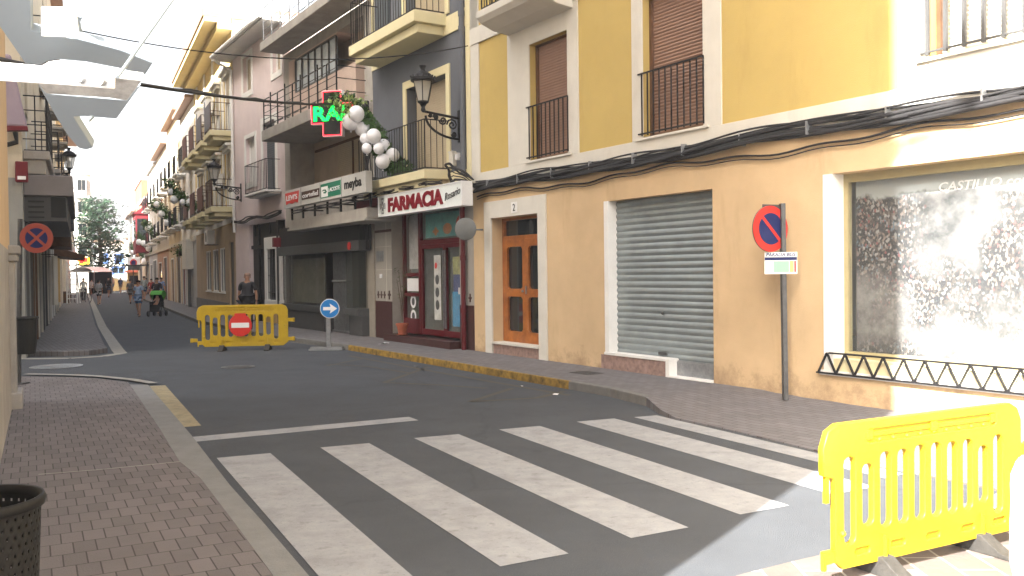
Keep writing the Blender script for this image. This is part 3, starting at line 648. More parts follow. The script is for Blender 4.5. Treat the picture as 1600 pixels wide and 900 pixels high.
balcony(root, WN, 1.02, 4.55, 3.76, .62, .34, 1.02, K['creamy'], K['iron'], 26, top=.022, wb=.012)
balcony(root, WN, 1.12, 4.60, 6.98, .75, .42, 1.02, K['creamy'], K['iron'], 26, top=.022, wb=.012)
# shallow interior, door and glazing of the pharmacy
m = MB(); m.box(ph[0], ph[1], -2.6, -2.55, .2, 3.2); m.box(ph[0]-.02, ph[0], -2.55, -.51, .2, 3.2); m.box(ph[1], ph[1]+.02, -2.55, -.51, .2, 3.2); m.box(ph[0], ph[1], -2.55, -.51, 3.2, 3.22); m.build('interior', mat('pale_green_interior', (.45, .50, .42), .8, .3, 2), root, WN.M)
m = MB(); m.box(ph[0]-.02, ph[1]-.05, -.5, .26, .0, .26); m.build('doorstep', K['maroon'], root, WN.M, bevel=.01)
y0, y1 = -.36, -.28
m = MB(); fz = .262; uL, uM, uR = ph[1], 3.12, ph[0]
m.box(uL-.07, uL, y0, y1, fz, 3.2); m.box(uR, uR+.07, y0, y1, fz, 3.2); m.box(uM-.05, uM+.05, y0, y1, fz, 3.2); m.box(uR+.07, uM-.05, y0, y1, 3.1, 3.2); m.box(uM+.05, uL-.07, y0, y1, 3.1, 3.2)
m.box(uR+.07, uM-.05, y0, y1, 2.30, 2.40); m.box(uM+.05, uL-.07, y0, y1, 1.58, 1.66); m.box(uM+.05, uL-.07, y0, y1, fz, fz+.35); m.box(uM+.05, uL-.07, y0, y1, 1.12, 1.2)
sf = m.build('shopfront', K['maroonp'], root, WN.M, bevel=.004)
m = MB(); m.box(uR+.07, uM-.05, -.385, -.38, 2.40, 3.1); m.box(uM+.05, uL-.07, -.385, -.38, fz+.35, 3.1); m.build('pane', K['clear'], sf, WN.M)
um = (uR+uM)/2
for a, b_ in ((uR+.075, um-.004), (um+.004, uM-.055)):
    m = MB(); m.box(a, a+.07, y0+.01, y1-.01, fz+.01, 2.295); m.box(b_-.07, b_, y0+.01, y1-.01, fz+.01, 2.295); m.box(a+.07, b_-.07, y0+.01, y1-.01, 2.2, 2.295); m.box(a+.07, b_-.07, y0+.01, y1-.01, fz+.01, fz+.14)
    dd = m.build('door', K['maroonp'], root, WN.M, bevel=.003)
    m = MB(); m.box(a+.07, b_-.07, -.385, -.381, fz+.14, 2.2); m.build('pane', K['clear'], dd, WN.M)
    hx = b_-.04 if a < um-.1 else a+.04
    m = MB(); m.bar((hx, -.28, .45), (hx, -.28, 2.15), .03); m.bar((hx, -.34, .6), (hx, -.28, .6), .02); m.bar((hx, -.34, 2.0), (hx, -.28, 2.0), .02); m.build('handle', K['galv'], dd, WN.M)
# posters behind the glazing
def flat(root, W, name, u0, u1, z0, z1, y, mt, th=.004, lab=None):
    m = MB(); m.box(u0, u1, y-th, y, z0, z1); o = m.build(name, mt, root, W.M)
    if lab: o['label'] = lab
    return o
teal = mat('teal_print', (.10, .38, .34), .6, .3, 4); bl = mat('blue_print', (.03, .26, .48), .6, .3, 5); skin_p = mat('yellow_green_print', (.36, .38, .14), .6, .5, 5); wp = mat('pale_print', (.50, .50, .47), .6, .25, 7)
p = flat(sf, WN, 'poster', uR+.15, uM-.12, 2.45, 2.98, -.395, teal)
m = MB(); m.add([(1.35+.22*math.cos(a), -.392, 2.68+.2*math.sin(a)) for a in [i*.35 for i in range(18)]], [tuple(range(18))]); m.build('print_red', mat('red_print', (.55, .08, .04), .6, .15, 4), sf, WN.M)
m = MB(); m.add([(1.95+.20*math.cos(a), -.392, 2.62+.12*math.sin(a)) for a in [i*.35 for i in range(18)]], [tuple(range(18))]); m.add([(2.5+.15*math.cos(a), -.391, 2.58+.1*math.sin(a)*math.cos(a*2)) for a in [i*.35 for i in range(18)]], [tuple(range(18))]); m.build('print_orange', mat('orange_print', (.55, .22, .05), .6, .3, 4), sf, WN.M)
flat(sf, WN, 'poster', uR+.2, um-.14, .50, 1.25, -.40, bl, lab='blue poster low in the right door')
flat(sf, WN, 'poster', uR+.25, um-.18, 1.25, 1.62, -.405, mat('navy_print', (.02, .04, .16), .6, .3, 5)); flat(sf, WN, 'poster', uR+.22, um-.16, 1.62, 2.0, -.405, skin_p)
m = MB(); m.add([((uR+um)/2+.02+.11*math.cos(a), -.398, 2.05+.14*math.sin(a)) for a in [i*.35 for i in range(18)]], [tuple(range(18))]); m.build('print_head', skin_p, sf, WN.M)
for k in range(3): flat(sf, WN, 'poster', uR+.28+.2*k, uR+.40+.2*k, 1.2, 1.34, -.394, K['signwhite'])
flat(sf, WN, 'poster', um+.25, um+.58, .62, 2.05, -.36+.03, wp, lab='tall pale banner in the left door')
flat(sf, WN, 'poster', uM+.09, uL-.12, 1.75, 3.0, -.40, wp); flat(sf, WN, 'poster', uM+.1, uL-.13, 1.24, 1.54, -.33, K['signwhite'])
for zc in (.66, 1.0):
    m = MB(); m.add([((uM+uL)/2+.15*math.cos(a), -.33, zc+.15*math.sin(a)) for a in [i*.35 for i in range(18)]], [tuple(range(18))]); dk_ = m.build('disc', K['signwhite'], sf, WN.M); m = MB(); m.add([((uM+uL)/2+.08*math.cos(a), -.328, zc+.09*math.sin(a)) for a in [i*.35 for i in range(18)]], [tuple(range(18))]); m.build('disc_print', K['darkgrey'], sf, WN.M)
m = MB()
for k in range(3): m.add([(um+.42+.09*math.cos(a), -.324, .95+.28*k+.11*math.sin(a)) for a in [i*.35 for i in range(18)]], [tuple(range(18))])
m.build('print_marks', K['darkgrey'], sf, WN.M); m = MB(); m.add([(um+.47+.06*math.cos(a), -.322, 1.82+.07*math.sin(a)) for a in [i*.35 for i in range(18)]], [tuple(range(18))]); m.build('red_mark', K['signred'], sf, WN.M)
# maroon wainscot, band, tile crosses, joints
m = MB(); T = .012
m.box(ph[1], UB1, 0, T, 0, 1.0); m.build('wainscot', K['maroon'], root, WN.M); m = MB(); m.box(UB0+.0, ph[0], 0, T, 0, 1.0); m.build('wainscot', K['maroon'], root, WN.M)
m = MB(); m.box(ph[1], UB1, 0, T, 2.64, 2.70); 
for c_ in (4.15, 4.42, 4.60, 4.78, .55, .28):
    s_ = .055 if c_ in (4.42, 4.60, 4.78, .28) else .075
    m.box(c_-s_/3, c_+s_/3, 0, T, 1.12-s_, 1.12+s_+.06); m.box(c_-s_, c_-s_/3-.0005, 0, T, 1.13, 1.13+s_*.7); m.box(c_+s_/3+.0005, c_+s_, 0, T, 1.13, 1.13+s_*.7)
m.build('tile_crosses', K['maroon'], root, WN.M)
m = MB()
for u_ in (4.3,): m.box(u_-.006, u_+.006, 0, .004, 1.0, 3.3)
for z_ in (1.75, 2.3): m.box(ph[1], UB1, 0, .003, z_-.004, z_+.004)
m.build('tile_joints', K['cream'], root, WN.M)
m = MB(); m.box(4.45, 4.85, 0, .015, 1.95, 2.2); m.build('plaque', K['galv'], root, WN.M)
m = MB(); m.box(4.55, 4.62, 0, .04, 1.55, 1.65); m.build('doorbell', K['signwhite'], root, WN.M)
# maroon canopy beam + sign
m = MB(); m.box(.42, 5.0, .0, .45, 3.22, 3.40); m.build('canopy', K['maroonp'], root, WN.M, bevel=.01)
sg0 = WN.u(722, 3.1, .5); sg1 = WN.u(592, 3.1, .5); sz0, sz1 = WN.z(655, 329, .5), WN.z(655, 296.5, .5)
m = MB(); m.box(sg0, sg1, .38, .50, sz0, sz1); sg = m.build('pharmacy_sign', mat('pale_sign_face', (.76, .80, .78), .4, .05, 3), root, WN.M, bevel=.008)  # sign face in one even pale colour
m = MB(); m.box(sg0-.02, sg1+.02, .28, .515, sz1, sz1+.02); m.box(sg0-.02, sg1+.02, .28, .515, sz0-.02, sz0); m.box(sg0-.02, sg0, .28, .515, sz0, sz1); m.box(sg1, sg1+.02, .28, .515, sz0, sz1); m.build('frame', K['signwhite'], sg, WN.M)
zc = (sz0+sz1)/2; hh = sz1-sz0; ww = sg1-sg0
link('lettering', text_mesh('FARMACIA', ww*.67, hh*.74, .01, .045), mat('maroon_letters', (.20, .006, .015), .4, .05), sg, WN.face(sg1-ww*.135-ww*.335, .508, zc+.0))
link('lettering', text_mesh('Rosario', ww*.165, hh*.34, .005, .0, .4), K['post'], sg, WN.face(sg0+ww*.097, .508, zc+.02) @ Matrix.Rotation(R(9), 4, 'Z'))
# double cross emblem at the left end of the sign
m = MB(); cx = sg1-ww*.055
def cross_outline(s): 
    q = [(-.18, 1), (.18, 1)]; a = .16; L_ = 1.0; e = .36
    pts = [(-e, L_), (e, L_), (a, a+.12), (L_*.8, e), (L_*.8, -e), (a, -a-.12), (e, -L_), (-e, -L_), (-a, -a-.12), (-L_*.8, -e), (-L_*.8, e), (-a, a+.12)]
    return [(x*s, y*s) for x, y in pts]
link('emblem', curve_mesh([cross_outline(hh*.42), cross_outline(hh*.33), cross_outline(hh*.24), cross_outline(hh*.12)], .003), K['galv'], sg, WN.face(cx, .505, zc))
# ------------------------------------------------------------ C: concrete building with the closed clothes shop
UC0, UC1 = UB1+.01, 11.7
root = bldroot('concrete_building', WN, UC0, 'beige concrete building with roof terrace, ribbon window and a closed dark glass shop', 'building')
shop = (5.55, 11.25, .12, 3.05, 1.2)
rib = (6.6, 10.6, 6.55, 7.75, .5)                     # loggias
lo1 = (5.45, 11.2, 3.70, 5.65, .75); lo2 = (5.45, 11.2, 5.95, 8.05, .5)
wallpart(root, WN, 'ground_storey_wall', K['stone'], UC0, UC1, 0, 3.1, [shop], 9)
wallpart(root, WN, 'upper_storey_wall', K['concrete'], UC0, UC1, 3.101, 8.35, [lo1, lo2], 9)
# back walls of the recesses with their openings
m = MB(); m.box(5.45, 11.2, -.78, -.751, 3.7, 5.65); m.box(5.45, 11.2, -.54, -.501, 5.95, 8.05); m.build('recess_wall', mat('beige_recess_render', (.47, .38, .29), .85, .1, 2, stain=.3), root, WN.M)
m = MB(); slats(m, 6.0, 8.0, 3.75, 5.35, -.74, .05, .006); bw_ = m.build('window', K['beigesh'], root, WN.M, recalc=False)
m = MB(); m.box(8.0, 8.06, -.75, -.70, 3.75, 5.4); m.box(5.9, 11.0, -.75, -.70, 5.35, 5.42); m.build('frame', K['brownwood'], bw_, WN.M)
m = MB(); slats(m, 8.06, 9.2, 3.75, 5.35, -.735, .05, .006); m.build('window', K['beigesh'], root, WN.M, recalc=False)
ru0, ru1, rz0, rz1 = 6.75, 10.75, WN.z(522, 110, .02), WN.z(522, 57, .02)
ru0, ru1 = WN.u(524, 7, .02), WN.u(461, 7, .02)
m = MB(); m.box(6.0, 11.15, -.50, -.0, 5.951, rz0-.05); m.box(ru1+.1, 11.2, -.50, .0, rz0-.05, 8.05); m.box(ru0-.12, ru1+.1, -.5, .0, rz1+.03, 8.05); m.build('bay_wall', mat('salmon_render', (.50, .39, .33), .85, .08, 2, stain=.3), root, WN.M)
m = MB(); m.box(ru0, ru1, -.05, -.03, rz0, rz1); rw = m.build('window', K['paintedsky'], root, WN.M)
m = MB(); n_ = 6
for k in range(n_+1): u_ = ru0+(ru1-ru0)*k/n_; m.box(u_-.02, u_+.02, -.03, .01, rz0, rz1)
m.box(ru0, ru1, -.03, .012, rz1, rz1+.04); m.box(ru0, ru1, -.03, .012, rz0-.04, rz0); m.build('frame', K['darkgrey'], rw, WN.M)
def rail_panels(m, u0, u1, z0, z1, y, n):
    for k in range(n+1):
        u = u0+(u1-u0)*k/n; m.bar((u, y, z0), (u, y, z1+(.0 if k % 2 else .12)), .03)
    for j in range(5): z = z0+.15+(z1-z0-.15)*j/4; m.bar((u0, y-.02, z), (u1, y-.02, z), .014)
    for k in range(0, n, 1):
        u = u0+(u1-u0)*(k+.5)/n; m.bar((u-.25, y+.02, z1-.02), (u+.25, y+.02, z1-.02), .025); m.bar((u-.2, y+.02, z0+.1), (u+.2, y+.02, z0+.1), .02)
m = MB(); m.box(5.25, 11.25, 0, .85, 5.62, 5.93); b = m.build('balcony', K['concrete'], root, WN.M, bevel=.02)
m = MB(); rail_panels(m, 5.32, 11.2, 5.93, 6.85, .78, 9)
for u in (5.32, 11.2):
    for z in (6.1, 6.4, 6.7, 6.85): m.bar((u, .02, z), (u, .78, z), .018)
m.build('railing', K['iron'], b, WN.M)
m = MB(); m.box(4.99, 11.6, 0, .75, 8.36, 8.62); b = m.build('roof_slab', K['concrete'], root, WN.M, bevel=.02)
m = MB(); rail_panels(m, 5.1, 11.5, 8.62, 9.65, .66, 8); m.build('railing', K['galv'], b, WN.M)
m = MB(); m.box(5.0, 11.5, -8.5, -1.6, 8.36, 11.5); m.build('penthouse', K['concrete'], root, WN.M)
# shop: concrete lip, rolled awning, header, glass, stall riser
m = MB(); L0, L1 = WN.u(573, 3.0, .75), WN.u(452, 3.0, .75); lz0, lz1 = WN.z(510, 352, .75)+.03, WN.z(510, 338, .75)+.05
m.box(L0, L1, 0, .75, lz0, lz1); m.box(L0-.0, L1+.05, 0, .80, lz0-.05, lz0-.002); m.build('canopy', K['concrete'], root, WN.M, bevel=.01)
m = MB(); hz0, hz1 = WN.z(510, 395, .3), WN.z(510, 380, .3)
m.box(5.15, 11.6, .0, .34, hz0, hz1); m.build('shutter_box', K['darkgrey'], root, WN.M, bevel=.01)
m = MB(); m.lathe([(.001, 0), (.10, 0), (.10, .04), (.001, .04)], 18, (0, 0, 0)); tr = Matrix.Translation((5.75, .36, (hz0+hz1)/2)) @ Matrix.Rotation(R(90), 4, 'X')
m.build('alarm_badge', K['signred'], root, WN.M @ tr)
m = MB(); m.box(11.3, 11.5, .3, .5, hz1+.02, hz1+.3); m.build('alarm_box', K['red'], root, WN.M)
m = MB(); m.box(5.3, 11.5, -.02, .0, 3.06, 3.1); m.box(5.2, 11.45, -.1, .3, hz1, 3.05); m.build('awning_recess', K['black'], root, WN.M)
m = MB(); a, b_ = 7.75, 11.35
m.box(a, b_, .0, .30, .62, .80); m.box(a+.05, b_-.05, -1.0, .26, .12, .62)
m.box(5.35, 6.3, .0, .30, .62, .80); m.box(5.35, 6.2, -1.0, .2, .12, .62); m.build('stall_riser', K['darkgrey'], root, WN.M, bevel=.01)
m = MB(); m.box(a, b_-.05, .22, .232, .80, hz0); m.box(b_-.062, b_-.05, 0, .22, .8, hz0); m.box(5.45, 5.46+.82, .22, .232, .80, hz0); m.box(5.45, 5.46, 0, .22, .8, hz0); m.box(6.27, 6.28, -.9, .22, .8, hz0); m.build('shop_window', K['shopglass'], root, WN.M)
m = MB(); m.box(shop[0], shop[1], -1.5, -1.4, .1, 3.05); m.box(7.7, 7.78, -1.4, -.05, .1, 3.05); m.build('interior', mat('dim_interior', (.17, .16, .13), .9, .3, 2), root, WN.M)
m = MB(); m.box(8.3, 11.0, .02, .05, .85, 2.12); m.build('display_board', mat('olive_board', (.30, .29, .22), .8, .2, 3), root, WN.M)
m = MB()
for k in range(22): u_ = 6.35+k*.06; m.bar((u_, .05, .14), (u_, .05, hz0), .028, .012)
m.box(6.3, 7.7, .03, .08, 1.45, 1.5); m.box(6.3, 7.7, .03, .08, .12, .17); m.build('door_grille', K['galv'], root, WN.M)
m = MB(); m.box(UC0+.0, UC0+.35, 0, .03, 0, 3.05); m.box(11.38, UC1, 0, .03, 0, 3.05); m.build('pilaster', K['stone'], root, WN.M, bevel=.01)
# brand panel box sign on a steel frame
root2 = root
so0 = .95; s0, s1 = WN.u(571, 3.9, so0), WN.u(443, 3.9, so0); z1_, z0_ = WN.z(505, 283.5, so0), WN.z(505, 314, so0)
m = MB(); m.box(s0, s1, so0-.16, so0, z0_, z1_); sb = m.build('shop_sign', mat('grey_white_sign', (.50, .49, .46), .5, .05, 4), root, WN.M, bevel=.008)
hh = z1_-z0_; ww = (s1-s0)/4
for i_ in (1, 2, 3): 
    m = MB(); m.box(s1-ww*i_-.008, s1-ww*i_+.008, so0, so0+.004, z0_+.01, z1_-.01); m.build('joint', K['darkgrey'], sb, WN.M)
zc = (z0_+z1_)/2
def panel(i_): return s1-ww*(i_+.5)
link('red_patch', curve_mesh([[(-.40*ww, .36*hh), (.40*ww, .36*hh), (.34*ww, -.30*hh), (.17*ww, -.22*hh), (0, -.30*hh), (-.17*ww, -.22*hh), (-.34*ww, -.30*hh)]], .003), K['signred'], sb, WN.face(panel(0), so0+.004, zc))
link('lettering', text_mesh("LEVI'S", ww*.62, hh*.30, .003, .02), K['signwhite'], sb, WN.face(panel(0), so0+.010, zc+.03))
m = MB(); c = panel(1); m.box(c-.46*ww, c+.46*ww, so0, so0+.004, zc-.22*hh, zc+.22*hh); m.build('brown_patch', K['ironbrown'], sb, WN.M)
link('lettering', text_mesh('cortefiel', ww*.80, hh*.26, .003, .015), K['signwhite'], sb, WN.face(c, so0+.007, zc))
m = MB(); c = panel(2); m.box(c-.47*ww, c+.47*ww, so0, so0+.004, zc-.36*hh, zc+.36*hh); gm = mat('green_print', (.01, .16, .09), .5, .05); m.build('green_patch', gm, sb, WN.M)
m = MB(); m.box(c+.12*ww, c+.44*ww, so0+.004, so0+.007, zc-.31*hh, zc+.22*hh); m.build('white_patch', K['signwhite'], sb, WN.M)
link('lettering', text_mesh('LACOSTE', ww*.52, hh*.20, .003, .015), K['signwhite'], sb, WN.face(c-.17*ww, so0+.009, zc-.0))
link('emblem', curve_mesh([[(-.13*ww, .02*hh), (-.05*ww, .10*hh), (.06*ww, .09*hh), (.12*ww, -.04*hh), (.05*ww, -.12*hh), (-.06*ww, -.08*hh), (-.02*ww, -.02*hh), (.05*ww, -.03*hh), (.03*ww, .03*hh), (-.05*ww, .04*hh)]], .002), gm, sb, WN.face(c+.28*ww, so0+.009, zc-.03*hh))
link('lettering', text_mesh('meyba', ww*.72, hh*.60, .003, .03), K['black'], sb, WN.face(panel(3)+.02, so0+.006, zc))
m = MB()
for k in range(7):
    u = s0+.2+(s1-s0-.3)*k/6; m.bar((u, so0-.2, lz1), (u, so0-.2, z1_-.02), .045)
for z in (lz1+.18, z0_-.06): m.bar((s0+.2, so0-.2, z), (s1-.1, so0-.2, z), .03)
for k in range(5): u = s0+.5+(s1-s0-1)*k/4; m.bar((u, .0, z0_-.05), (u, so0-.2, z0_-.05), .035); m.bar((u, .0, z1_-.1), (u, so0-.17, z1_-.1), .03)
m.build('sign_frame', K['iron'], root, WN.M)

# ------------------------------------------------------------ D: pink house
UD0, UD1 = UC1+.01, UC-.02
root = bldroot('pink_house', WN, UD0, 'faded pink house with white window frames, slate shutter and dark garage front', 'building')
def wr(xl, xr, yt, yb, rd=.2, out=0): a, b_, c, d = WN.rect(xl, xr, yt, yb, None, out); return (a, b_, c, d, rd)
q1 = wr(380, 393, 92, 147); q2 = wr(426, 439, 62, 116); q3 = wr(385, 399, 218, 287); q4 = wr(427, 447, 187, 302)
q4 = (q4[0], q4[1], 3.95, q4[3], .15)
q4 = (12.6, 13.9, 4.3, WN.z(428, 186), .15)
gf = (11.76, 15.7, .11, 3.38, .14)
wallpart(root, WN, 'ground_storey_wall', K['pink'], UD0, UD1, 0, 3.55, [gf], 9)
wallpart(root, WN, 'upper_storey_wall', K['pink'], UD0, UD1, 3.551, 9.4, [q1, q2, q3, q4], 9)
m = MB()
for q in (q1, q2, q3): surround(m, q, .16, .03, .14, .2)
surround(m, q4, .18, .03, .2, 0); m.build('trim', K['white'], root, WN.M, bevel=.005)
for q in (q1, q2, q3): window(root, WN, q, .16, 'white', 'beigesh' if q is not q3 else 'white', 1, 1, .04)
m = MB(); slats(m, q4[0], q4[1], q4[2], q4[3], -.13, .07, .01); m.build('window', K['greydoor'], root, WN.M, recalc=False)
balcony(root, WN, 12.1, 14.5, 4.3, .5, .12, .95, K['white'], K['iron'], 15)
m = MB(); m.slab([(UD0-.0, -9, 9.4), (UD0, .62, 9.4), (UD0, .62, 9.55), (UD0, -9, 10.2)], (UD1-UD0+.5, 0, 0)); m.build('roof', K['white'], root, WN.M)
m = MB(); m.tube([(UD0, .69, 9.5), (UD1+.2, .69, 9.46)], .07); m.tube([(UD1+.1, .69, 9.42), (UD1+.05, .5, 9.25), (UD1-.15, .1, 9.0), (UD1-.15, .08, 3.2)], .05); m.build('gutter', K['white'], root, WN.M)
m = MB(); m.box(11.76, 15.7, -.15, -.139, .1, 3.38); m.build('garage_door', K['black'], root, WN.M)
m = MB()
for u_ in (14.9,): m.box(u_-.04, u_+.04, -.138, -.07, .11, 3.38)
m.box(13.97, 15.7, -.138, -.07, 2.55, 2.67); m.box(11.76, 13.97, -.138, -.07, 2.90, 2.98)
for u_ in (12.8, 13.7, 15.4): m.box(u_-.03, u_+.03, -.138, -.09, 2.98, 3.38)
m.build('frame', K['iron'], root, WN.M)
for a, b_ in ((11.77, 12.42), (12.62, 13.95)):
    m = MB(); m.box(a, b_, -.135, .03, .60, .85); m.box(a, a+.16, -.135, 0.02, .852, 2.88); m.box(b_-.26, b_, -.135, 0.02, .852, 2.88); m.box(a+.16, b_-.26, -.135, 0.02, 2.5, 2.88)
    f_ = m.build('window', K['white'], root, WN.M, bevel=.01)
    m = MB(); m.box(a, b_, -.13, .01, .12, .598); m.build('stall_riser', K['ochre'], f_, WN.M)
    m = MB(); m.box(a+.16, b_-.26, -.11, -.09, .85, 2.5); m.build('pane', K['glass'], f_, WN.M)
    m = MB()
    for k in range(6): u = a+.2+(b_-a-.5)*k/5; m.bar((u, -.03, .88), (u, -.03, 2.48), .016)
    for z in (1.1, 1.65, 2.2): m.bar((a+.16, -.03, z), (b_-.26, -.03, z), .016)
    m.build('bars', K['iron'], f_, WN.M)
m = MB(); m.box(12.42, 12.6, -.13, .03, .11, 3.38); m.build('pillar', K['iron'], root, WN.M)
# ------------------------------------------------------------ E: yellow house with four balconies per floor
root = bldroot('balcony_house', WE, .05, 'yellow house with two rows of four balconies, white pediments and barred ground windows', 'building')
EU1 = 12.4
bs = [.3, 3.1, 5.9, 8.7]
hol = []
for k, u in enumerate(bs): hol += [(u+.4, u+1.3, 4.15, 6.25, .07), (u+.4, u+1.3, 6.9, 9.0, .07)]
gw = [(2.7, 4.1, 1.0, 2.75, .06), (4.6, 6.3, 1.0, 2.75, .06), (7.0, 8.6, 1.0, 2.75, .06)]
ed = (.45, 1.6, .11, 2.9, .1)
wallpart(root, WE, 'ground_storey_wall', mat('cream_orange_render', (.42, .32, .21), .9, .08, 1.5, stain=.4), .02, EU1, 0, 3.6, gw+[ed], 9)
wallpart(root, WE, 'upper_storey_wall', mat('warm_yellow_render', (.62, .48, .22), .9, .06, 1.5, stain=.2), .02, EU1, 3.601, 11, hol, 9)
m = MB(); m.box(.02, EU1, 0, .02, 3.602, 3.8)
for k, u in enumerate(bs):
    for z in (4.15, 6.9):
        m.box(u+.22, u+.4, 0, .03, z, z+2.1); m.box(u+1.3, u+1.48, 0, .03, z, z+2.1); m.box(u+.1, u+1.6, 0, .16, z+2.10, z+2.24); m.box(u+.02, u+1.68, 0, .26, z+2.242, z+2.34)
for u_ in (2.5, 5.3, 8.1, 11.0): m.box(u_-.2, u_+.2, 0, .05, 3.802, 10.6)
m.build('trim', K['white'], root, WE.M, bevel=.01)
for k, u in enumerate(bs):
    for z in (4.15, 6.9):
        window(root, WE, (u+.4, u+1.3, z, z+2.1), .06, 'white', 'glass', 2, 1, .05, blind='beigesh', blind_f=.45)
        b = balcony(root, WE, u-.1, u+1.75, z, .8, .35, 1.0, K['ochre'] if 0 else K['creamy'], K['ironbrown'], 10)
        if not (k == 0 and z < 5):
            m = MB(); m.box(u, u+1.65, .765, .77, z+.12, z+.98); m.build('screen', mat('grey_screen', (.16, .15, .17), .7, .1, 3) if (k < 2 and z > 5) else mat('brown_screen', (.14, .06, .05), .7, .1, 3), b, WE.M)
m = MB(); m.slab([(.0, -9, 10.9), (.0, 1.0, 10.9), (.0, 1.05, 11.15), (.0, -4, 11.5), (.0, -9, 11)], (EU1, 0, 0)); m.build('roof', K['roof'], root, WE.M)
m = MB(); m.box(.0, EU1, .02, .95, 10.72, 10.89); m.box(.0, EU1, .0, .5, 10.5, 10.718); m.build('soffit', mat('ochre_soffit', (.60, .48, .24), .9, .06, 2), root, WE.M)
def ac_unit(root, W, u, out, z, ww=.8):
    m = MB(); m.box(u-ww/2, u+ww/2, out, out+.3, z, z+.55); a = m.build('air_conditioner', K['signwhite'], root, W.M, bevel=.015)
    m = MB(); m.lathe([(.20, 0), (.20, .01), (.001, .01)], 16, (0, 0, 0), 'Y')
    m2 = MB(); m2.add([(v[0]+u-.12, v[1]+out+.3, v[2]+z+.27) for v in m.v], m.f); m2.build('fan_grille', K['darkgrey'], a, W.M)
    m = MB(); m.bar((u-.3, 0, z-.03), (u-.3, out+.3, z-.03), .03); m.bar((u+.3, 0, z-.03), (u+.3, out+.3, z-.03), .03); m.build('bracket', K['post'], a, W.M)
ac_unit(root, WE, 4.9, .15, 2.95, .9); ac_unit(root, WE, 2.6, .08, 5.0); ac_unit(root, WE, 5.2, .08, 8.3); ac_unit(root, WE, 8.1, .08, 8.3); ac_unit(root, WE, 8.2, .08, 5.0)
for q in gw:
    b = window(root, WE, q, .055, 'white', 'darkpane', 2, 1, .05, 'white')
m = MB(); m.box(1.9, EU1, 0, .04, .1, .62); m.build('plinth', mat('grey_plinth', (.19, .18, .17), .9, .1, 3), root, WE.M)
m = MB(); m.box(ed[0], ed[1], -.095, -.07, .11, 2.9); m.build('door', K['darkgrey'], root, WE.M)
# further houses along the right side, each its own building
mc = {n_: mat(n_, c_, .9, .08, 1.5, stain=.35) for n_, c_ in (('pale_render', (.58, .54, .47)), ('whitewashed_wall', (.72, .70, .66)), ('sand_render', (.55, .44, .30)), ('light_grey_render', (.48, .48, .48)), ('salmon_orange_render', (.42, .27, .19)), ('cream_render', (.66, .58, .43)))}
def row_house(name, label, W, ua, ub, h, wall, ground, gopen, fl, ub_bal=True, balm='white', eave=.4, frame='white', pane='glass', bal_out=.55, nb=None, roofz=.0, dep=9, s=1):
    root = bldroot(name, W, (ua+ub)/2, label, 'building')
    a, b_ = min(ua, ub), max(ua, ub); n_ = nb or max(1, int((b_-a)/2.6)); hol = []; st = (b_-a)/n_
    for z in fl:
        if z+2.2 > h: continue
        for k in range(n_): c = a+st*(k+.5); hol.append((c-.45, c+.45, z, z+2.05, .07))
    gh = [(a+p0*(b_-a), a+p1*(b_-a), zz0, zz1, .09) for p0, p1, zz0, zz1, _ in gopen]
    wallpart(root, W, 'ground_storey_wall', mc[ground] if ground in mc else K[ground], a+.005, b_-.005, 0, 3.5, gh, dep)
    wallpart(root, W, 'upper_storey_wall', mc[wall] if wall in mc else K[wall], a+.005, b_-.005, 3.501, h, hol, dep)
    for (p0, p1, zz0, zz1, mt), g_ in zip(gopen, gh):
        m = MB(); m.box(g_[0], g_[1], -.085, -.06, zz0, zz1); dd = m.build('door' if zz0 < .3 else 'window', K[mt], root, W.M)
        m = MB(); surround(m, g_, .08, .02, .08, 0 if zz0 < .3 else .06); m.build('frame', K[frame], dd, W.M)
    for q in hol:
        window(root, W, q, .06, frame, pane, 2, 1, .05, blind='beigesh' if random.random() < .85 else None, blind_f=random.uniform(.3, .9))
    if ub_bal:
        for z in fl:
            if z+2.2 > h: continue
            for k in range(n_):
                c = a+st*(k+.5); balcony(root, W, c-.85, c+.85, z, bal_out, .18, .95, K[balm], K['iron'], 9)
    m = MB(); m.box(a, b_, -dep, eave, h, h+.16); m.build('roof', K['roof'] if eave > .3 else K['concrete'], root, W.M)
    m = MB(); m.box(a, b_, 0, .10, 3.4, 3.6); m.build('cornice', K['cream'], root, W.M)
    return root
h1 = row_house('street_house', 'narrow white house with a red doorway strip beside the yellow balcony house', WE, EU1+.02, 19.4, 10.3, 'whitewashed_wall', 'light_grey_render', [(.78, .98, .11, 2.9, 'red'), (.45, .62, .11, 2.6, 'darkgrey')], [4.4, 7.1], nb=2)
row_house('street_house', 'cream house with a tall dark doorway beyond the red doorway', WE, 19.42, 28, 10.9, 'cream_render', 'sand_render', [(.12, .38, .11, 2.95, 'black'), (.6, .8, .11, 2.7, 'brownwood')], [4.4, 7.2], nb=3)
row_house('street_house', 'pale house with an orange ground floor, third beyond the yellow balcony house', WE, 28.02, 38, 10.2, 'pale_render', 'salmon_orange_render', [(.15, .4, .11, 2.9, 'black'), (.6, .85, .8, 2.6, 'glass')], [4.3, 7.1], nb=3)
row_house('street_house', 'white house just before the red house with the enclosed bay', WE, 38.02, 47, 10.0, 'whitewashed_wall', 'light_grey_render', [(.1, .5, .11, 2.9, 'black'), (.6, .85, .11, 2.6, 'darkgrey')], [4.2, 7.0], nb=3, eave=.2)
rh = row_house('street_house', 'red painted house with an enclosed bay over the far end of the street', WE, 47.02, 56, 8.2, 'red', 'sand_render', [(.1, .5, .11, 2.9, 'black')], [4.2], nb=2, ub_bal=False, eave=.3)
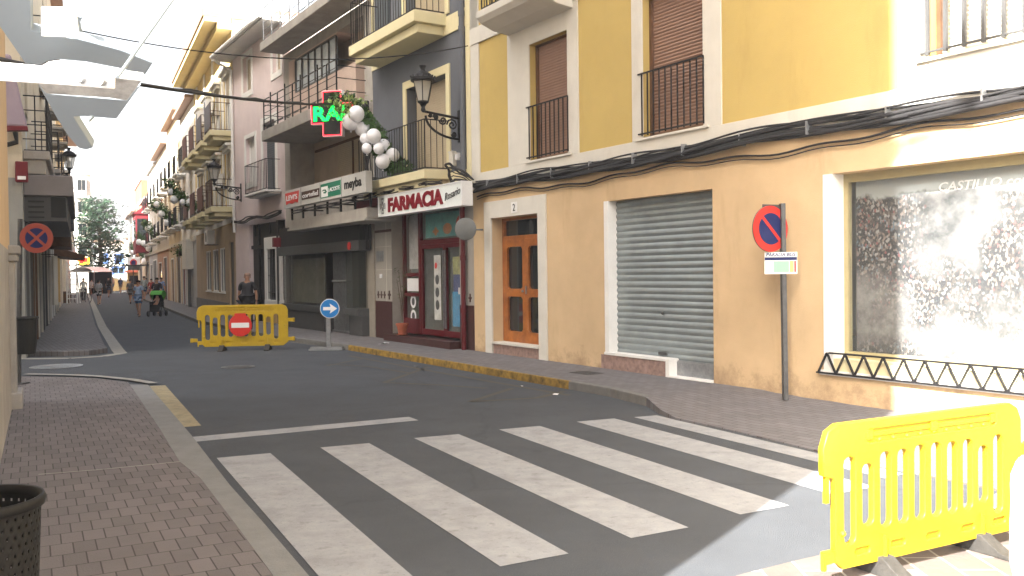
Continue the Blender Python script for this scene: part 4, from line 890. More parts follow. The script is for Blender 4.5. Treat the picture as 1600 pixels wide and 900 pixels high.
m = MB(); m.box(47.3, 51, 0, 1.0, 3.7, 6.9); m.box(47.3, 51, .9, 1.03, 3.6, 4.6); bay = m.build('bay', K['red'], rh, WE.M)
m = MB(); m.box(47.5, 50.8, 1.001, 1.015, 4.75, 6.5); m.box(47.285, 47.299, .15, .88, 4.75, 6.5); m.build('pane', K['glass'], bay, WE.M)
m = MB(); m.slab([(47.2, 0, 6.9), (47.2, 1.2, 6.9), (47.2, 0, 7.8)], (4, 0, 0)); m.build('roof', K['red'], bay, WE.M)
m = MB(); m.box(47.6, 52, 0, 1.8, 2.6, 2.68); m.build('canopy', K['darkgrey'], rh, WE.M)
row_house('street_house', 'brick walled house rising behind the red house with the bay', WE, 56.02, 68, 10.6, 'brick', 'sand_render', [(.1, .5, .11, 2.9, 'black')], [4.2, 7.0], nb=3, eave=.1)
row_house('street_house', 'white house at the right hand end of the street', WE, 68.02, 84, 8.5, 'whitewashed_wall', 'pale_render', [(.1, .3, .11, 2.9, 'black'), (.5, .7, .11, 2.9, 'brownwood')], [4.2], nb=4)

# ------------------------------------------------------------ near left house and the far left row
L1 = 11.21
root = bldroot('corner_house', W1, 0, 'corner house at the left edge with orange render over a grey stone pilaster', 'building')
wallpart(root, W1, 'ground_storey_wall', K['concrete'], 0, L1, 0, 2.0, [], 12)
wallpart(root, W1, 'upper_storey_wall', K['orange'], 0, L1, 2.0, 18, [(8, 9.2, 5, 7.2)], 12)
window(root, W1, (8, 9.2, 5, 7.2), .2)
m = MB(); m.box(-.05, .55, -.5, .06, 0, 1.86); m.box(-.09, .6, -.5, .10, 1.862, 1.95); m.box(-.12, .63, -.5, .13, 1.952, 2.06); m.box(-.09, .6, -.5, .12, .0, .22)
m.build('pilaster', mat('grey_stone', (.33, .31, .29), .85, .12, 3, .3, 50, stain=.4), root, W1.M, bevel=.02)
m = MB(); m.box(-.4, L1+.4, -12, .5, 18, 18.2); m.build('roof', K['roof'], root, W1.M)
rear = bldroot('rear_sun_block', W1, 5, 'tall unseen block added behind the corner house to keep sun off the facades', 'building')  # added out of view to stop sun leaking past the corner house
m = MB(); m.box(0, L1, -32, -12.02, 0, 27); m.build('wall', K['ecru'], rear, W1.M); m = MB(); m.box(-.3, L1+.3, -32, -11.7, 27.01, 27.2); m.build('roof', K['roof'], rear, W1.M)
# L2
root = bldroot('shop_house', WL, -5, 'grey rendered house on the far side of the side street with a big dark canopy', 'building')
U2 = -30
sh = [(-2.4, -.7, .11, 2.8, .1), (-4.6, -3.1, .11, 2.8, .1), (-7.8, -5.6, .11, 2.8, .1), (-11.5, -9, .11, 3.0, .1), (-15.5, -13, .11, 3, .1), (-20, -17.5, .11, 3, .1), (-26, -23.5, .11, 3, .1)]
up = [(-2.6-4.2*k, -1.5-4.2*k, z, z+2.1, .08) for k in range(7) for z in (4.5, 7.5, 10.5)]
wallpart(root, WL, 'ground_storey_wall', mat('greenish_grey_render', (.30, .30, .28), .9, .1, 2, .3, 50, stain=.5), U2, 0, 0, 3.7, sh, 10)
wallpart(root, WL, 'upper_storey_wall', K['ecru'], U2, 0, 3.701, 14.2, up, 10)
m = MB(); m.box(U2, .4, -10, .5, 14.2, 14.4); m.build('roof', K['roof'], root, WL.M)
for i_, q in enumerate(sh):
    m = MB(); m.box(q[0], q[1], -.095, -.06, q[2], q[3]); d_ = m.build('door', K[['black', 'brownwood', 'black', 'glass', 'beigesh', 'glass', 'black'][i_]], root, WL.M)
    m = MB(); surround(m, q, .09, .05, .12, 0); m.build('frame', K[['darkgrey', 'brownwood', 'cream', 'darkgrey', 'cream', 'white', 'cream'][i_]], d_, WL.M)
for q in up:
    window(root, WL, q, .07, 'white', 'glass', 2, 1, .05, blind='beigesh', blind_f=.6)
for k in range(1, 7):
    balcony(root, WL, -2.9-4.2*k, -1.2-4.2*k, 4.5, .6, .2, .95, K['concrete'], K['iron'], 9)
    balcony(root, WL, -2.9-4.2*k, -1.2-4.2*k, 7.5, .6, .2, .95, K['concrete'], K['iron'], 9)
# near balcony with square grid railing
m = MB(); m.box(-3.9, -.25, 0, .50, 4.12, 4.30); m.box(-3.8, -.3, 0, .42, 3.82, 4.118); b = m.build('balcony', K['concrete'], root, WL.M, bevel=.02)
m = MB(); railing(m, -3.8, -.35, 4.32, 5.45, .45, 14, wb=.022, top=.04)
for z in (4.55, 4.85, 5.15): m.bar((-3.8, .45, z), (-.35, .45, z), .02); m.bar((-.35, 0, z), (-.35, .45, z), .02); m.bar((-3.8, 0, z), (-3.8, .45, z), .02)
m.build('railing', K['iron'], b, WL.M)
# canopy box of the shop on the corner
m = MB(); m.box(-8.5, -.15, 0, .92, 3.36, 3.79); c_ = m.build('canopy', mat('grey_canopy_panel', (.20, .18, .175), .6, .08, 3), root, WL.M, bevel=.02)
m = MB(); m.box(-8.4, -.30, 0, .80, 2.84, 3.358); m.build('underside', K['darkgrey'], c_, WL.M)
m = MB(); m.box(-.299, -.27, .50, .78, 2.92, 3.34)
for k in range(4): m.box(-.299, -.265, .08, .38, 2.90+.11*k, 2.935+.11*k)
m.build('louvres', K['black'], c_, WL.M)
m = MB(); m.slab([(-16, .0, 3.3), (-16, .75, 3.0), (-16, .75, 2.65), (-16, .0, 2.7)], (4.2, 0, 0)); m.build('awning', K['brownwood'], root, WL.M)
m = MB(); m.box(-15, -10.0, 0, .85, 3.3, 3.95); m.build('canopy', K['darkgrey'], root, WL.M)
m = MB(); m.slab([(-29, .0, 3.0), (-29, 1.2, 2.6), (-29, 1.2, 2.45), (-29, .0, 2.6)], (7, 0, 0)); m.build('awning', K['brownwood'], root, WL.M)
def box_thing(name, label, cat, M, parts, group=None):
    r_ = thing(name, M, label, cat, group)
    for nm, mt, bx in parts:
        m = MB()
        for q in bx: m.box(*q)
        m.build(nm, mt, r_, bevel=.008)
    return r_
row_house('street_house', 'ochre house with a brown overhanging eave behind the wall lantern on the left', WL, -30.02, -55, 11.6, 'ochre', 'ecru', [(.1, .2, .11, 2.9, 'black'), (.35, .5, .11, 2.9, 'brownwood'), (.7, .85, .11, 2.9, 'black')], [4.4, 7.2], nb=7, eave=.9)
row_house('street_house', 'white house on the left just before the bay windowed block', WL, -55.02, -78, 9.0, 'whitewashed_wall', 'pale_render', [(.1, .2, .11, 2.9, 'black'), (.6, .75, .11, 2.9, 'black')], [4.2], nb=6, eave=.3)
# apartment block with stacked bays at the end of the left row
p = gp(123, 458); WA = Wall(p, Vector((WL.d.y, -WL.d.x, 0)))
# facade faces the camera: normal is -Y  (X must run towards -X ... outward = (-d.y, d.x) = (0,-1))
rb = bldroot('bay_block', WA, 0, 'tall pale apartment block with stacked enclosed bays at the far left of the street', 'building')
dW = -p.y/1400
wallpart(rb, WA, 'wall', mc['pale_render'], 20*dW, 0, 0, 12.6, [], 8)
wallpart(rb, WA, 'side_wall', mc['whitewashed_wall'], .01, 9, 0, 11, [], 8)
for k, z in enumerate((3.4, 5.7, 8.0, 10.3)):
    m = MB(); m.box(14*dW, 0, 0, .7, z, z+1.9); bb_ = m.build('bay', mc['pale_render'], rb, WA.M)
    m = MB(); m.box(12.5*dW, 7.5*dW, .701, .72, z+.55, z+1.65); m.box(6.9*dW, 1.5*dW, .701, .72, z+.55, z+1.65); m.build('pane', K['glass'], bb_, WA.M)
    m = MB(); m.box(18*dW, .1, 0, .95, z-.28, z-.02); m.build('balcony', mc['light_grey_render'], rb, WA.M)
m = MB(); m.box(20*dW, 0, -2, .3, 12.6, 12.8); m.build('roof', K['concrete'], rb, WA.M)
# far end: white house with blue trim, cream house, retaining wall, hazy tower
def far_house(name, label, px0, px1, py_top, Y, dep, wallm, wins, trim='white', roofm='roof', hz=None):
    b_ = at(px1, 434, Y); rd_ = Vector((b_.x, b_.y, 0)).normalized(); Wf = Wall(b_, Vector((-rd_.y, rd_.x, 0))); wd = Wf.u(px0, 2); h = at((px0+px1)/2, py_top, Y).z
    r_ = bldroot(name, Wf, wd/2, label, 'building' if h < 30 else 'tower')
    hl = []
    for fx0, fx1, y0_, y1_ in wins: hl.append(((px1-fx1)/(px1-px0)*wd, (px1-fx0)/(px1-px0)*wd, at(fx0, y1_, Y).z, at(fx0, y0_, Y).z, .15))
    wallpart(r_, Wf, 'wall', wallm, 0, wd, 0, h, hl, dep)
    for q in hl:
        q = (q[0], q[1], max(.1, q[2]), q[3]); b2 = window(r_, Wf, q, .14, trim, 'glass', 2, 1, .08)
        m = MB(); surround(m, q, .16, .05, .14, .14); m.build('surround', K[trim], b2, Wf.M)
    m = MB(); m.slab([(-.3, .4, h), (wd+.3, .4, h), (wd+.3, -dep, h), (-.3, -dep, h)], (0, 0, .2)); m.build('roof', K[roofm], r_, Wf.M)
    return r_
far_house('white_house', 'white house with blue framed window and blue balcony at the end of the street', 150, 200, 378, 125, 10, K['white'], [(181, 192, 398, 411), (176, 194, 418, 428), (160, 168, 398, 411)], 'bluetrim')
far_house('cream_house', 'plain cream house beside the blue framed white house', 200, 240, 372, 118, 10, mc['cream_render'], [(216, 224, 395, 405), (206, 211, 400, 409)], 'ochre')
far_house('white_house', 'low whitewashed building far left behind the tree', 60, 150, 400, 140, 10, K['white'], [])
far_house('hazy_tower', 'very pale apartment tower rising far behind the right hand roofs', 221, 233, 178, 330, 12, K['white'], [(224, 230, 184, 192), (224, 230, 204, 212), (224, 230, 222, 228), (224, 230, 242, 248)], 'signwhite', 'white')
a = at(120, 434, 112); b_ = at(206, 434, 105); r_ = thing('retaining_wall', (a.x, a.y, 0), 'low ochre wall with a pale coping across the end of the street', 'wall')
m = MB(); d_ = (b_-a); m.slab([Vector((0, 0, 0)), Vector((d_.x, d_.y, 0)), Vector((d_.x, d_.y, .9)), Vector((0, 0, 2.8))], (0, .4, 0)); m.build('wall', K['ochre'], r_)
m = MB(); m.slab([Vector((0, -.05, 2.801)), Vector((d_.x, d_.y-.05, .901)), Vector((d_.x, d_.y-.05, 1.05)), Vector((0, -.05, 2.95))], (0, .5, 0)); m.build('coping', K['cream'], r_)
# kiosk
k0 = at(218, 434, 92); r_ = thing('kiosk', (k0.x, k0.y, 0), 'small kiosk with a red hipped roof near the end of the street', 'kiosk')
m = MB(); m.box(-.9, .9, -.9, .9, 0, 2.1); m.build('wall', K['ochre'], r_)
m = MB(); m.box(-.65, .65, -.93, -.90, .9, 1.8); m.build('window', K['glass'], r_)
m = MB(); m.add([(-1.2, -1.2, 2.1), (1.2, -1.2, 2.1), (1.2, 1.2, 2.1), (-1.2, 1.2, 2.1), (0, 0, 3.0)], [(3, 2, 1, 0), (0, 1, 4), (1, 2, 4), (2, 3, 4), (3, 0, 4)]); m.build('roof', K['brick'], r_)
# market tent
k0 = at(140, 434, 88); r_ = thing('market_tent', (k0.x, k0.y, 0), 'white arched market tent on the left at the end of the street', 'tent')
m = MB(); pts = [(x, 2.1+.55*math.cos(x/1.2*1.4)) for x in [(-1.2+.2*k) for k in range(13)]]
for (x0, z0), (x1, z1) in zip(pts, pts[1:]): m.slab([(x0, -1.6, z0), (x1, -1.6, z1), (x1, -1.6, z1+.04), (x0, -1.6, z0+.04)], (0, 4, 0))
m.build('canvas', K['signwhite'], r_)
m = MB()
for x in (-1.15, 1.15):
    for y in (-1.5, 2.3): m.bar((x, y, 0), (x, y, 2.2), .07)
m.build('frame', K['galv'], r_); m = MB(); m.box(-1.18, 1.18, 2.35, 2.4, 0, 2.2); m.build('back_panel', K['black'], r_)
# ------------------------------------------------------------ trees
def tree(px, py_base, Y, H_, Rc, label, mt, seed, conif=True, n=5200):
    rnd = random.Random(seed); c = at(px, 434, Y); r_ = thing('street_tree', (c.x, c.y, 0), label, 'tree')
    m = MB(); m.tube([(0, 0, 0), (.08, 0, H_*.35), (-.05, .05, H_*.7), (.02, 0, H_*.97)], [H_*.026, H_*.02, H_*.012, .02], 8)
    limbs = []
    nl = 26
    for k in range(nl):
        f_ = .26+.70*k/nl; z = H_*f_; a = k*2.4+rnd.random()*.6; L_ = Rc*(1.12-f_)**.75*rnd.uniform(.7, 1.15)*(1 if f_ > .3 else .8)
        e = Vector((math.cos(a)*L_, math.sin(a)*L_, z+L_*rnd.uniform(.0, .3))); m.tube([(0, 0, z), (e.x*.5, e.y*.5, z+(e.z-z)*.35), e], [H_*.008, H_*.005, .015], 5); limbs.append((Vector((0, 0, z)), e, L_))
    m.build('trunk', K['bark'], r_)
    m = MB()
    for k in range(n):
        s_, e, L_ = rnd.choice(limbs); t_ = rnd.uniform(.15, 1.05); p = s_.lerp(e, t_); sp = .10*H_*(1.15-t_)*.9+.12
        p = p+Vector((rnd.gauss(0, sp), rnd.gauss(0, sp), rnd.gauss(0, sp*.45)))
        d = Vector((rnd.gauss(0, 1), rnd.gauss(0, 1), rnd.gauss(0, .6))).normalized(); q = d.cross(Vector((rnd.random(), rnd.random(), rnd.random()))).normalized(); l = rnd.uniform(.12, .26)
        m.add([p-d*l, p+q*l*.35, p+d*l, p-q*l*.35], [(0, 1, 2, 3)])
    m.build('crown', mt, r_, recalc=False)
tree(157, 440, 92, 10.1, 3.3, 'tall blue-green cedar standing at the end of the street', K['conifer'], 3, n=5600)
# ------------------------------------------------------------ people
def skin(verts, edges, radii, mt, name, parent, sub=1, root=0):
    me = bpy.data.meshes.new('m'); me.from_pydata([tuple(v) for v in verts], edges, []); o = bpy.data.objects.new('s', me); C.objects.link(o)
    o.modifiers.new('Skin', 'SKIN'); sv = me.skin_vertices[0].data
    for i, r_ in enumerate(radii): sv[i].radius = (r_, r_) if not isinstance(r_, tuple) else r_; sv[i].use_root = (i == root)
    s_ = o.modifiers.new('Sub', 'SUBSURF'); s_.levels = sub; s_.render_levels = sub
    me2 = bpy.data.meshes.new_from_object(o.evaluated_get(bpy.context.evaluated_depsgraph_get())); bpy.data.objects.remove(o)
    return link(name, me2, mt, parent, None, True)
skinm = mat('skin_tone', (.42, .22, .14), .6, .08, 8, spec=.4)
_cm = {}
def cloth(name, c):
    if name not in _cm: _cm[name] = mat(name, c, .9, .15, 12)
    return _cm[name]
def person(px, head_y, feet_y, yaw, label, top, bottom, hair=('dark_hair', (.02, .015, .012)), shorts=True, sleeve=.5, stride=.25, arms=(.1, -.1), H_=None, base_z=0, belly=1.0, push=False, group='people walking in the street', loc=None, fem=False, lod=1):
    """yaw 0 = walks towards the camera (-Y)"""
    c = gp(px, feet_y, base_z) if loc is None else Vector(loc); d = (c-EYE); Yd = d.dot(fw)
    if H_ is None: H_ = min(1.85, max(1.5, (feet_y-head_y)*Yd/1400))
    r_ = thing('person', at_rot((c.x, c.y, base_z), yaw), label, 'person', group); h = H_
    # local: faces -Y, X to its left
    hip, kn, an = .50*h, .275*h, .045*h; sh = .815*h; hw = .052*h; sw = .108*h*(.92 if fem else 1)
    V = {}; 
    V['pel'] = (0, 0, .53*h); V['wai'] = (0, 0, .61*h); V['che'] = (0, 0, .72*h); V['nb'] = (0, .005*h, sh); V['nk'] = (0, -.002*h, .86*h); V['hd'] = (0, -.008*h, .905*h); V['ht'] = (0, -.008*h, .965*h)
    for s_, sg_ in ((1, 1), (-1, -1)):
        st = stride*sg_*.5; fx = hw*1.05
        ky = -math.sin(st)*h*.23; ay = -math.sin(st)*h*.46+ (h*.05 if st < 0 else 0); az = an+(h*.05 if st < -.05 else 0)
        V['hip%d' % s_] = (s_*hw, 0, hip); V['kn%d' % s_] = (s_*fx, ky-(.015*h), kn+.005*h); V['an%d' % s_] = (s_*fx, ay, az); V['to%d' % s_] = (s_*fx*1.1, ay-.075*h, max(.018*h, az-.03*h)); V['he%d' % s_] = (s_*fx, ay+.02*h, max(.02*h, az-.02*h))
        V['sh%d' % s_] = (s_*sw, 0, sh-.01*h); aa = arms[0] if s_ > 0 else arms[1]
        if push: V['el%d' % s_] = (s_*sw*1.25, -.03*h, .655*h); V['wr%d' % s_] = (s_*sw*.9, -.17*h, .60*h); hd = Vector((0, -.7, -.2))
        else:
            V['el%d' % s_] = (s_*sw*1.28, -math.sin(aa)*.17*h+.01*h, sh-.01*h-.175*h*math.cos(aa)); e = Vector(V['el%d' % s_]); f2 = aa+.25
            V['wr%d' % s_] = (s_*sw*1.34, e.y-math.sin(f2)*.15*h, e.z-.15*h*math.cos(f2)); hd = Vector((-s_*.1, -math.sin(f2+.1), -math.cos(f2+.1)))
        w_ = Vector(V['wr%d' % s_]); hd.normalize(); V['pa%d' % s_] = tuple(w_+hd*.035*h)
        sd = Vector((0, 1, 0)) if not push else Vector((1, 0, 0)); sd = (sd-hd*sd.dot(hd)).normalized(); inn = Vector((-s_, 0, 0)) if not push else Vector((0, 0, -1))
        for k in range(4):
            o_ = sd*(k-1.5)*.011*h; l_ = (.030, .034, .032, .025)[k]*h
            V['f%d%d' % (s_, k)] = tuple(w_+hd*.05*h+o_); V['g%d%d' % (s_, k)] = tuple(w_+hd*(.05*h+l_)+o_*1.1+inn*.012*h)
        V['t%d' % s_] = tuple(w_+hd*.035*h-sd*.028*h); V['u%d' % s_] = tuple(w_+hd*.055*h-sd*.034*h+inn*.01*h)
    names = list(V); ix = {k: i for i, k in enumerate(names)}
    E_ = [('pel', 'wai'), ('wai', 'che'), ('che', 'nb'), ('nb', 'nk'), ('nk', 'hd'), ('hd', 'ht')]
    for s_ in (1, -1):
        E_ += [('pel', 'hip%d' % s_), ('hip%d' % s_, 'kn%d' % s_), ('kn%d' % s_, 'an%d' % s_), ('an%d' % s_, 'to%d' % s_), ('an%d' % s_, 'he%d' % s_), ('nb', 'sh%d' % s_), ('sh%d' % s_, 'el%d' % s_), ('el%d' % s_, 'wr%d' % s_), ('wr%d' % s_, 'pa%d' % s_), ('pa%d' % s_, 't%d' % s_), ('t%d' % s_, 'u%d' % s_)]
        for k in range(4): E_ += [('pa%d' % s_, 'f%d%d' % (s_, k)), ('f%d%d' % (s_, k), 'g%d%d' % (s_, k))]
    rad = {'pel': .072, 'wai': .062, 'che': .072, 'nb': .045, 'nk': .028, 'hd': .046, 'ht': .034, 'hip': .046, 'kn': .030, 'an': .019, 'to': .016, 'he': .018, 'sh': .028, 'el': .022, 'wr': .014, 'pa': .014}
    def rof(k): return rad.get(k.rstrip('-1') if k.rstrip('-1') in rad else k, .0062)*h
    skin([V[k] for k in names], [(ix[a], ix[b]) for a, b in E_], [rof(k) for k in names], skinm, 'body', r_, 1)
    # shirt: a second skin over the torso and upper arms
    def sub(keys, edges, rr, mt, nm): 
        vs = [V[k] if isinstance(k, str) else k for k in keys]; return skin(vs, edges, [x*h for x in rr], mt, nm, r_, 1)
    L = lambda a, b, t_: tuple(Vector(V[a]).lerp(Vector(V[b]), t_))
    tk = [V['pel'], V['wai'], V['che'], V['nb'], V['sh1'], V['sh-1'], L('sh1', 'el1', .4+sleeve), L('sh-1', 'el-1', .4+sleeve), (0, 0, .50*h)]
    if belly > 1: tk[1] = (0, -.015*h, .61*h)
    hpw = 1.12 if fem else 1
    sub(tk, [(8, 0), (0, 1), (1, 2), (2, 3), (3, 4), (3, 5), (4, 6), (5, 7)], [.082*belly*hpw, .076*belly, .083*(belly*.5+.5), .05, .036, .036, .033, .033, .082*belly*hpw], cloth(*top), 'shirt')
    if shorts: q = .72
    else: q = 1.85
    def leg(s_): return L('hip%d' % s_, 'kn%d' % s_, q) if q <= 1 else L('kn%d' % s_, 'an%d' % s_, q-1)
    ks = [(0, 0, .545*h), V['hip1'], V['hip-1'], leg(1), leg(-1)]; es = [(0, 1), (0, 2), (1, 3), (2, 4)]; rr = [.080*belly*hpw, .054, .054, .046, .046]
    if not shorts: ks = [(0, 0, .545*h), V['hip1'], V['hip-1'], V['kn1'], V['kn-1'], leg(1), leg(-1)]; es = [(0, 1), (0, 2), (1, 3), (2, 4), (3, 5), (4, 6)]; rr = [.080*belly, .054, .054, .04, .04, .034, .034]
    sub(ks, es, rr, cloth(*bottom), 'shorts' if shorts else 'trousers')
    for s_ in (1, -1):
        a = Vector(V['an%d' % s_]); t_ = Vector(V['to%d' % s_]); z0 = min(a.z, t_.z)
        sub([tuple(Vector(V['he%d' % s_])), tuple(a.lerp(t_, .5)-Vector((0, 0, .008*h))), tuple(t_)], [(0, 1), (1, 2)], [.023, .024, .02], K['black'], 'shoe')
    # hair cap, nose, ears, eyes, mouth
    m = MB(); hc = Vector((0, .008*h, .938*h)); R_ = .052*h
    for i in range(5):
        for k in range(12):
            pass
    m.lathe([(R_*.93, -.012*h), (R_*1.02, .008*h), (R_*.86, .032*h), (R_*.45, .047*h), (.001, .050*h)], 12, hc)
    if fem: m.ball(hc+Vector((0, .035*h, -.03*h)), .032*h, 6, 1.5)
    m.build('hair', cloth(*hair), r_, smooth=True)
    m = MB()
    m.add([(0, -.068*h, .905*h), (-.007*h, -.05*h, .9*h), (.007*h, -.05*h, .9*h), (0, -.048*h, .925*h)], [(0, 1, 2), (0, 2, 3), (0, 3, 1)])
    for s_ in (1, -1): m.box(s_*.047*h-.004*h, s_*.047*h+.004*h, -.012*h, .008*h, .9*h, .927*h)
    m.build('face_features', skinm, r_)
    m = MB()
    for s_ in (1, -1): m.box(s_*.017*h-.006*h, s_*.017*h+.006*h, -.056*h, -.046*h, .917*h, .922*h)
    m.build('eyes', K['black'], r_); m = MB(); m.box(-.012*h, .012*h, -.054*h, -.044*h, .884*h, .888*h); m.build('mouth', cloth('lip_tone', (.25, .07, .06)), r_)
    return r_
PI = math.pi
person(217, 437, 495, 0, 'woman in a pale blue top and denim shorts walking left of the pushchair', ('pale_blue_cotton', (.34, .44, .60)), ('denim', (.07, .13, .24)), fem=True, stride=.35, sleeve=.2)
dpush = person(246, 433, 490, 0, 'man in a dark purple shirt pushing the green hooded pushchair', ('dark_plum_cotton', (.028, .02, .026)), ('black_cotton', (.015, .015, .02)), shorts=False, push=True, stride=.2, belly=1.1)
person(204, 436, 475, PI, 'man in a grey shirt and checked shorts walking away in the middle of the street', ('grey_cotton', (.13, .13, .14)), ('grey_check', (.17, .15, .14)), stride=.5)
person(226, 431, 470, PI, 'man in a dark and pale striped shirt with blue shorts walking away', ('grey_striped_cotton', (.30, .34, .34)), ('navy_cotton', (.03, .06, .14)), stride=.4)
person(155, 436, 477, PI, 'woman in a light grey shirt and black shorts walking near the left kerb', ('light_grey_cotton', (.38, .38, .40)), ('black_cotton', (.015, .015, .02)), stride=.15, fem=True, belly=1.15)
person(170, 432, 465, PI, 'man in a black shirt and blue-grey shorts left of the red car', ('black_shirt', (.022, .018, .018)), ('blue_grey_cotton', (.10, .13, .18)), stride=.4)
person(188.5, 433, 459, PI, 'person in a dark blue shirt and beige shorts right of the red car', ('dark_blue_cotton', (.03, .04, .09)), ('beige_cotton', (.40, .33, .26)), stride=.3)
person(143, 436, 461, PI, 'person in pale clothes standing before the market tent', ('pale_cotton', (.45, .42, .38)), ('khaki', (.25, .2, .15)), stride=.2, fem=True)
person(252, 433, 474, .2, 'person in a light blue shirt behind the man with the pushchair', ('light_blue_cotton', (.22, .32, .55)), ('denim', (.07, .13, .24)), shorts=False)
person(237, 435, 471, .1, 'person in a red shirt left of the man with the pushchair', ('red_cotton', (.30, .03, .03)), ('grey_cotton', (.13, .13, .14)))
person(176, 433, 456, PI, 'distant person in a pinkish shirt beside the red car', ('pinkish_cotton', (.45, .25, .22)), ('denim', (.07, .13, .24)))
person(388, 424.5, 524, 0, 'heavy bald man in a dark grey t-shirt on the right pavement behind the barrier', ('charcoal_cotton', (.035, .033, .036)), ('black_cotton', (.015, .015, .02)), ('grey_stubble', (.30, .19, .14)), shorts=False, base_z=.11, belly=1.4, stride=.25, arms=(.05, .0), sleeve=.25, group=None)
cy = person(131, 434, 473, .1, 'person in a white shirt and black trousers astride a bicycle by the stepladder', ('white_cotton', (.55, .55, .53)), ('black_cotton', (.015, .015, .02)), shorts=False, stride=.1)
person(229, 434, 462, 0, 'distant dark haired person in a dark top behind the striped shirt man', ('dark_top', (.05, .03, .03)), ('denim', (.07, .13, .24)), fem=True)
# shoulder bag of the woman near the kerb
c = gp(155, 477); s_ = Vector((c.x-.28, c.y-.05, 0)); r_ = thing('shoulder_bag', (s_.x, s_.y, .72), 'dark shoulder bag at the hip of the woman in light grey near the left kerb', 'bag')
m = MB(); m.box(-.06, .06, -.15, .15, 0, .3); m.build('pouch', K['black'], r_, bevel=.03); m = MB(); m.tube([(0, 0, .28), (.1, .06, .5), (.36, .02, .68)], .015, 5); m.build('strap', K['black'], r_)
# ------------------------------------------------------------ street objects
def post_sign(root, name, dia, outer, parts, M, mt_back='post', th=.02):
    o = link(name, curve_mesh([circ(dia/2, 40)], th/2, .002), outer, root, M)
    return o
# yellow plastic crowd barriers --------------------------------------------------
def barrier_parts(root):
    Lx, zb, zt = 2.0, .10, 1.0
    out = [(.10, zb+.06), (.16, zb), (1.84, zb), (1.94, zb+.08), (1.94, zt-.12), (1.90, zt-.04), (1.82, zt), (.12, zt), (.04, zt-.04), (.0, zt-.14), (.0, .70), (.08, .68), (.10, .64)]
    slots = []; n_ = 10; x0 = .22; pitch = .163
    for k in range(n_):
        x = x0+k*pitch; z0, z1 = .30, .80
        if k in (0, n_-1): z0, z1 = .235, .80
        if k in (1, n_-2): z0, z1 = .33, .74
        if k in (4, 5): z1 = .81
        slots.append(rrect(x-.058, z0, x+.058, z1, .05, 3))
    pock = [rrect(x-.075, .155, x+.075, .215, .02, 2) for x in (.33, .66, 1.0, 1.36, 1.70)]
    gro = [rrect(.36, .855, 1.68, .955, .045, 3)]
    M0 = Matrix(((1, 0, 0, 0), (0, 0, -1, 0), (0, 1, 0, 0), (0, 0, 0, 1)))
    me = curve_mesh([out]+slots+pock+gro, .017, .007); link('panel', me, K['plastic'], root, None).data.transform(M0)
    me = curve_mesh([[(x, z) for x, z in out]]+slots, .004, .003); o = link('core', me, K['plastic'], root); o.data.transform(M0)
    # hooked rail in the groove
    m = MB(); m.bar((.42, -.006, .915), (.98, -.006, .915), .024, .03); m.bar((1.06, -.006, .915), (1.62, -.006, .915), .024, .03)
    for x in (.40, 1.02, 1.64): m.box(x-.03, x+.03, -.026, .02, .885, .945); m.lathe([(.022, 0), (.022, .05), (.012, .055), (.001, .055)], 10, (x, -.0, .945))
    m.build('hook_rail', K['plastic'], root, bevel=.004)
    m = MB()
    for k in range(9): m.ball((.5+.13*k, -.012, .875), .014, 6)
    for x, z in ((.15, .32), (1.88, .55)): m.ball((x, -.028, z), .02, 6)
    m.build('studs', K['plastic'], root)
    # connecting lugs
    for x, z in ((1.94, .66), (1.94, .24)):
        m = MB(); s_ = -1 if x < 1 else 1
        m.box(min(x, x+s_*.12), max(x, x+s_*.12), -.02, .02, z-.04, z+.04); m.lathe([(.032, -.045), (.034, 0), (.032, .045)], 12, (x+s_*.12, 0, z)); m.build('lug', K['plastic'], root, bevel=.004)
    m = MB(); m.bar((.035, 0, .52), (.035, 0, .70), .028); m.box(-.0, .10, -.014, .014, .14, .22); m.bar((.012, 0, .10), (.012, 0, .22), .025); m.build('hook', K['plastic'], root)
    for x in (.52, 1.5):
        m = MB(); m.bar((x, -.024, .07), (x, -.024, .26), .05, .012); m.box(x-.03, x+.03, -.03, .03, .05, .10); m.build('foot_bracket', K['plastic'], root)
        m = MB()
        pr = [(-.27, 0), (-.27, .03), (-.20, .035), (-.12, .08), (-.06, .125), (.06, .125), (.12, .08), (.20, .035), (.27, .03), (.27, 0)]
        m.slab([(x-.055, y, z) for y, z in pr], (.11, 0, 0)); f_ = m.build('foot', K['rubber'], root, bevel=.006)
def barrier(label, M, group='yellow plastic barriers'):
    r_ = thing('plastic_barrier', M, label, 'barrier', group); barrier_parts(r_); return r_
fa, fb = gp(309, 549), gp(446, 546)
ang = math.atan2(fb.y-fa.y, fb.x-fa.x)
b1 = barrier('yellow plastic barrier across the street carrying a red no entry disc', at_rot((fa.x, fa.y, 0), ang))
print('far barrier len', (fb-fa).length)
def near_at(px, py, z): return gp(px, py, z)
na = near_at(1312, 893, .12); nb_ = near_at(1592, 822, .12)
print('near barrier', na, nb_, (nb_-na).length, 'top', proj((na.x, na.y, 1.0)), proj((nb_.x, nb_.y, 1.0)))
SB = .825; q0 = Vector((1.567, 4.55, 0)); q1 = Vector((2.96, 5.28, 0)); ang2 = math.atan2(q1.y-q0.y, q1.x-q0.x); d2 = (q1-q0).normalized()
nz = .021; na0 = q0
SM = Matrix.Scale(SB, 4)
b2 = dup(b1, at_rot((na0.x, na0.y, nz), ang2) @ SM, 'big yellow plastic barrier in the foreground at the right, lit by the sun')
nc = na0+d2*2.16*SB
b3 = dup(b1, at_rot((nc.x, nc.y, nz), ang2-R(20)) @ SM, 'yellow plastic barrier cut off by the right edge, hooked to the big near one')
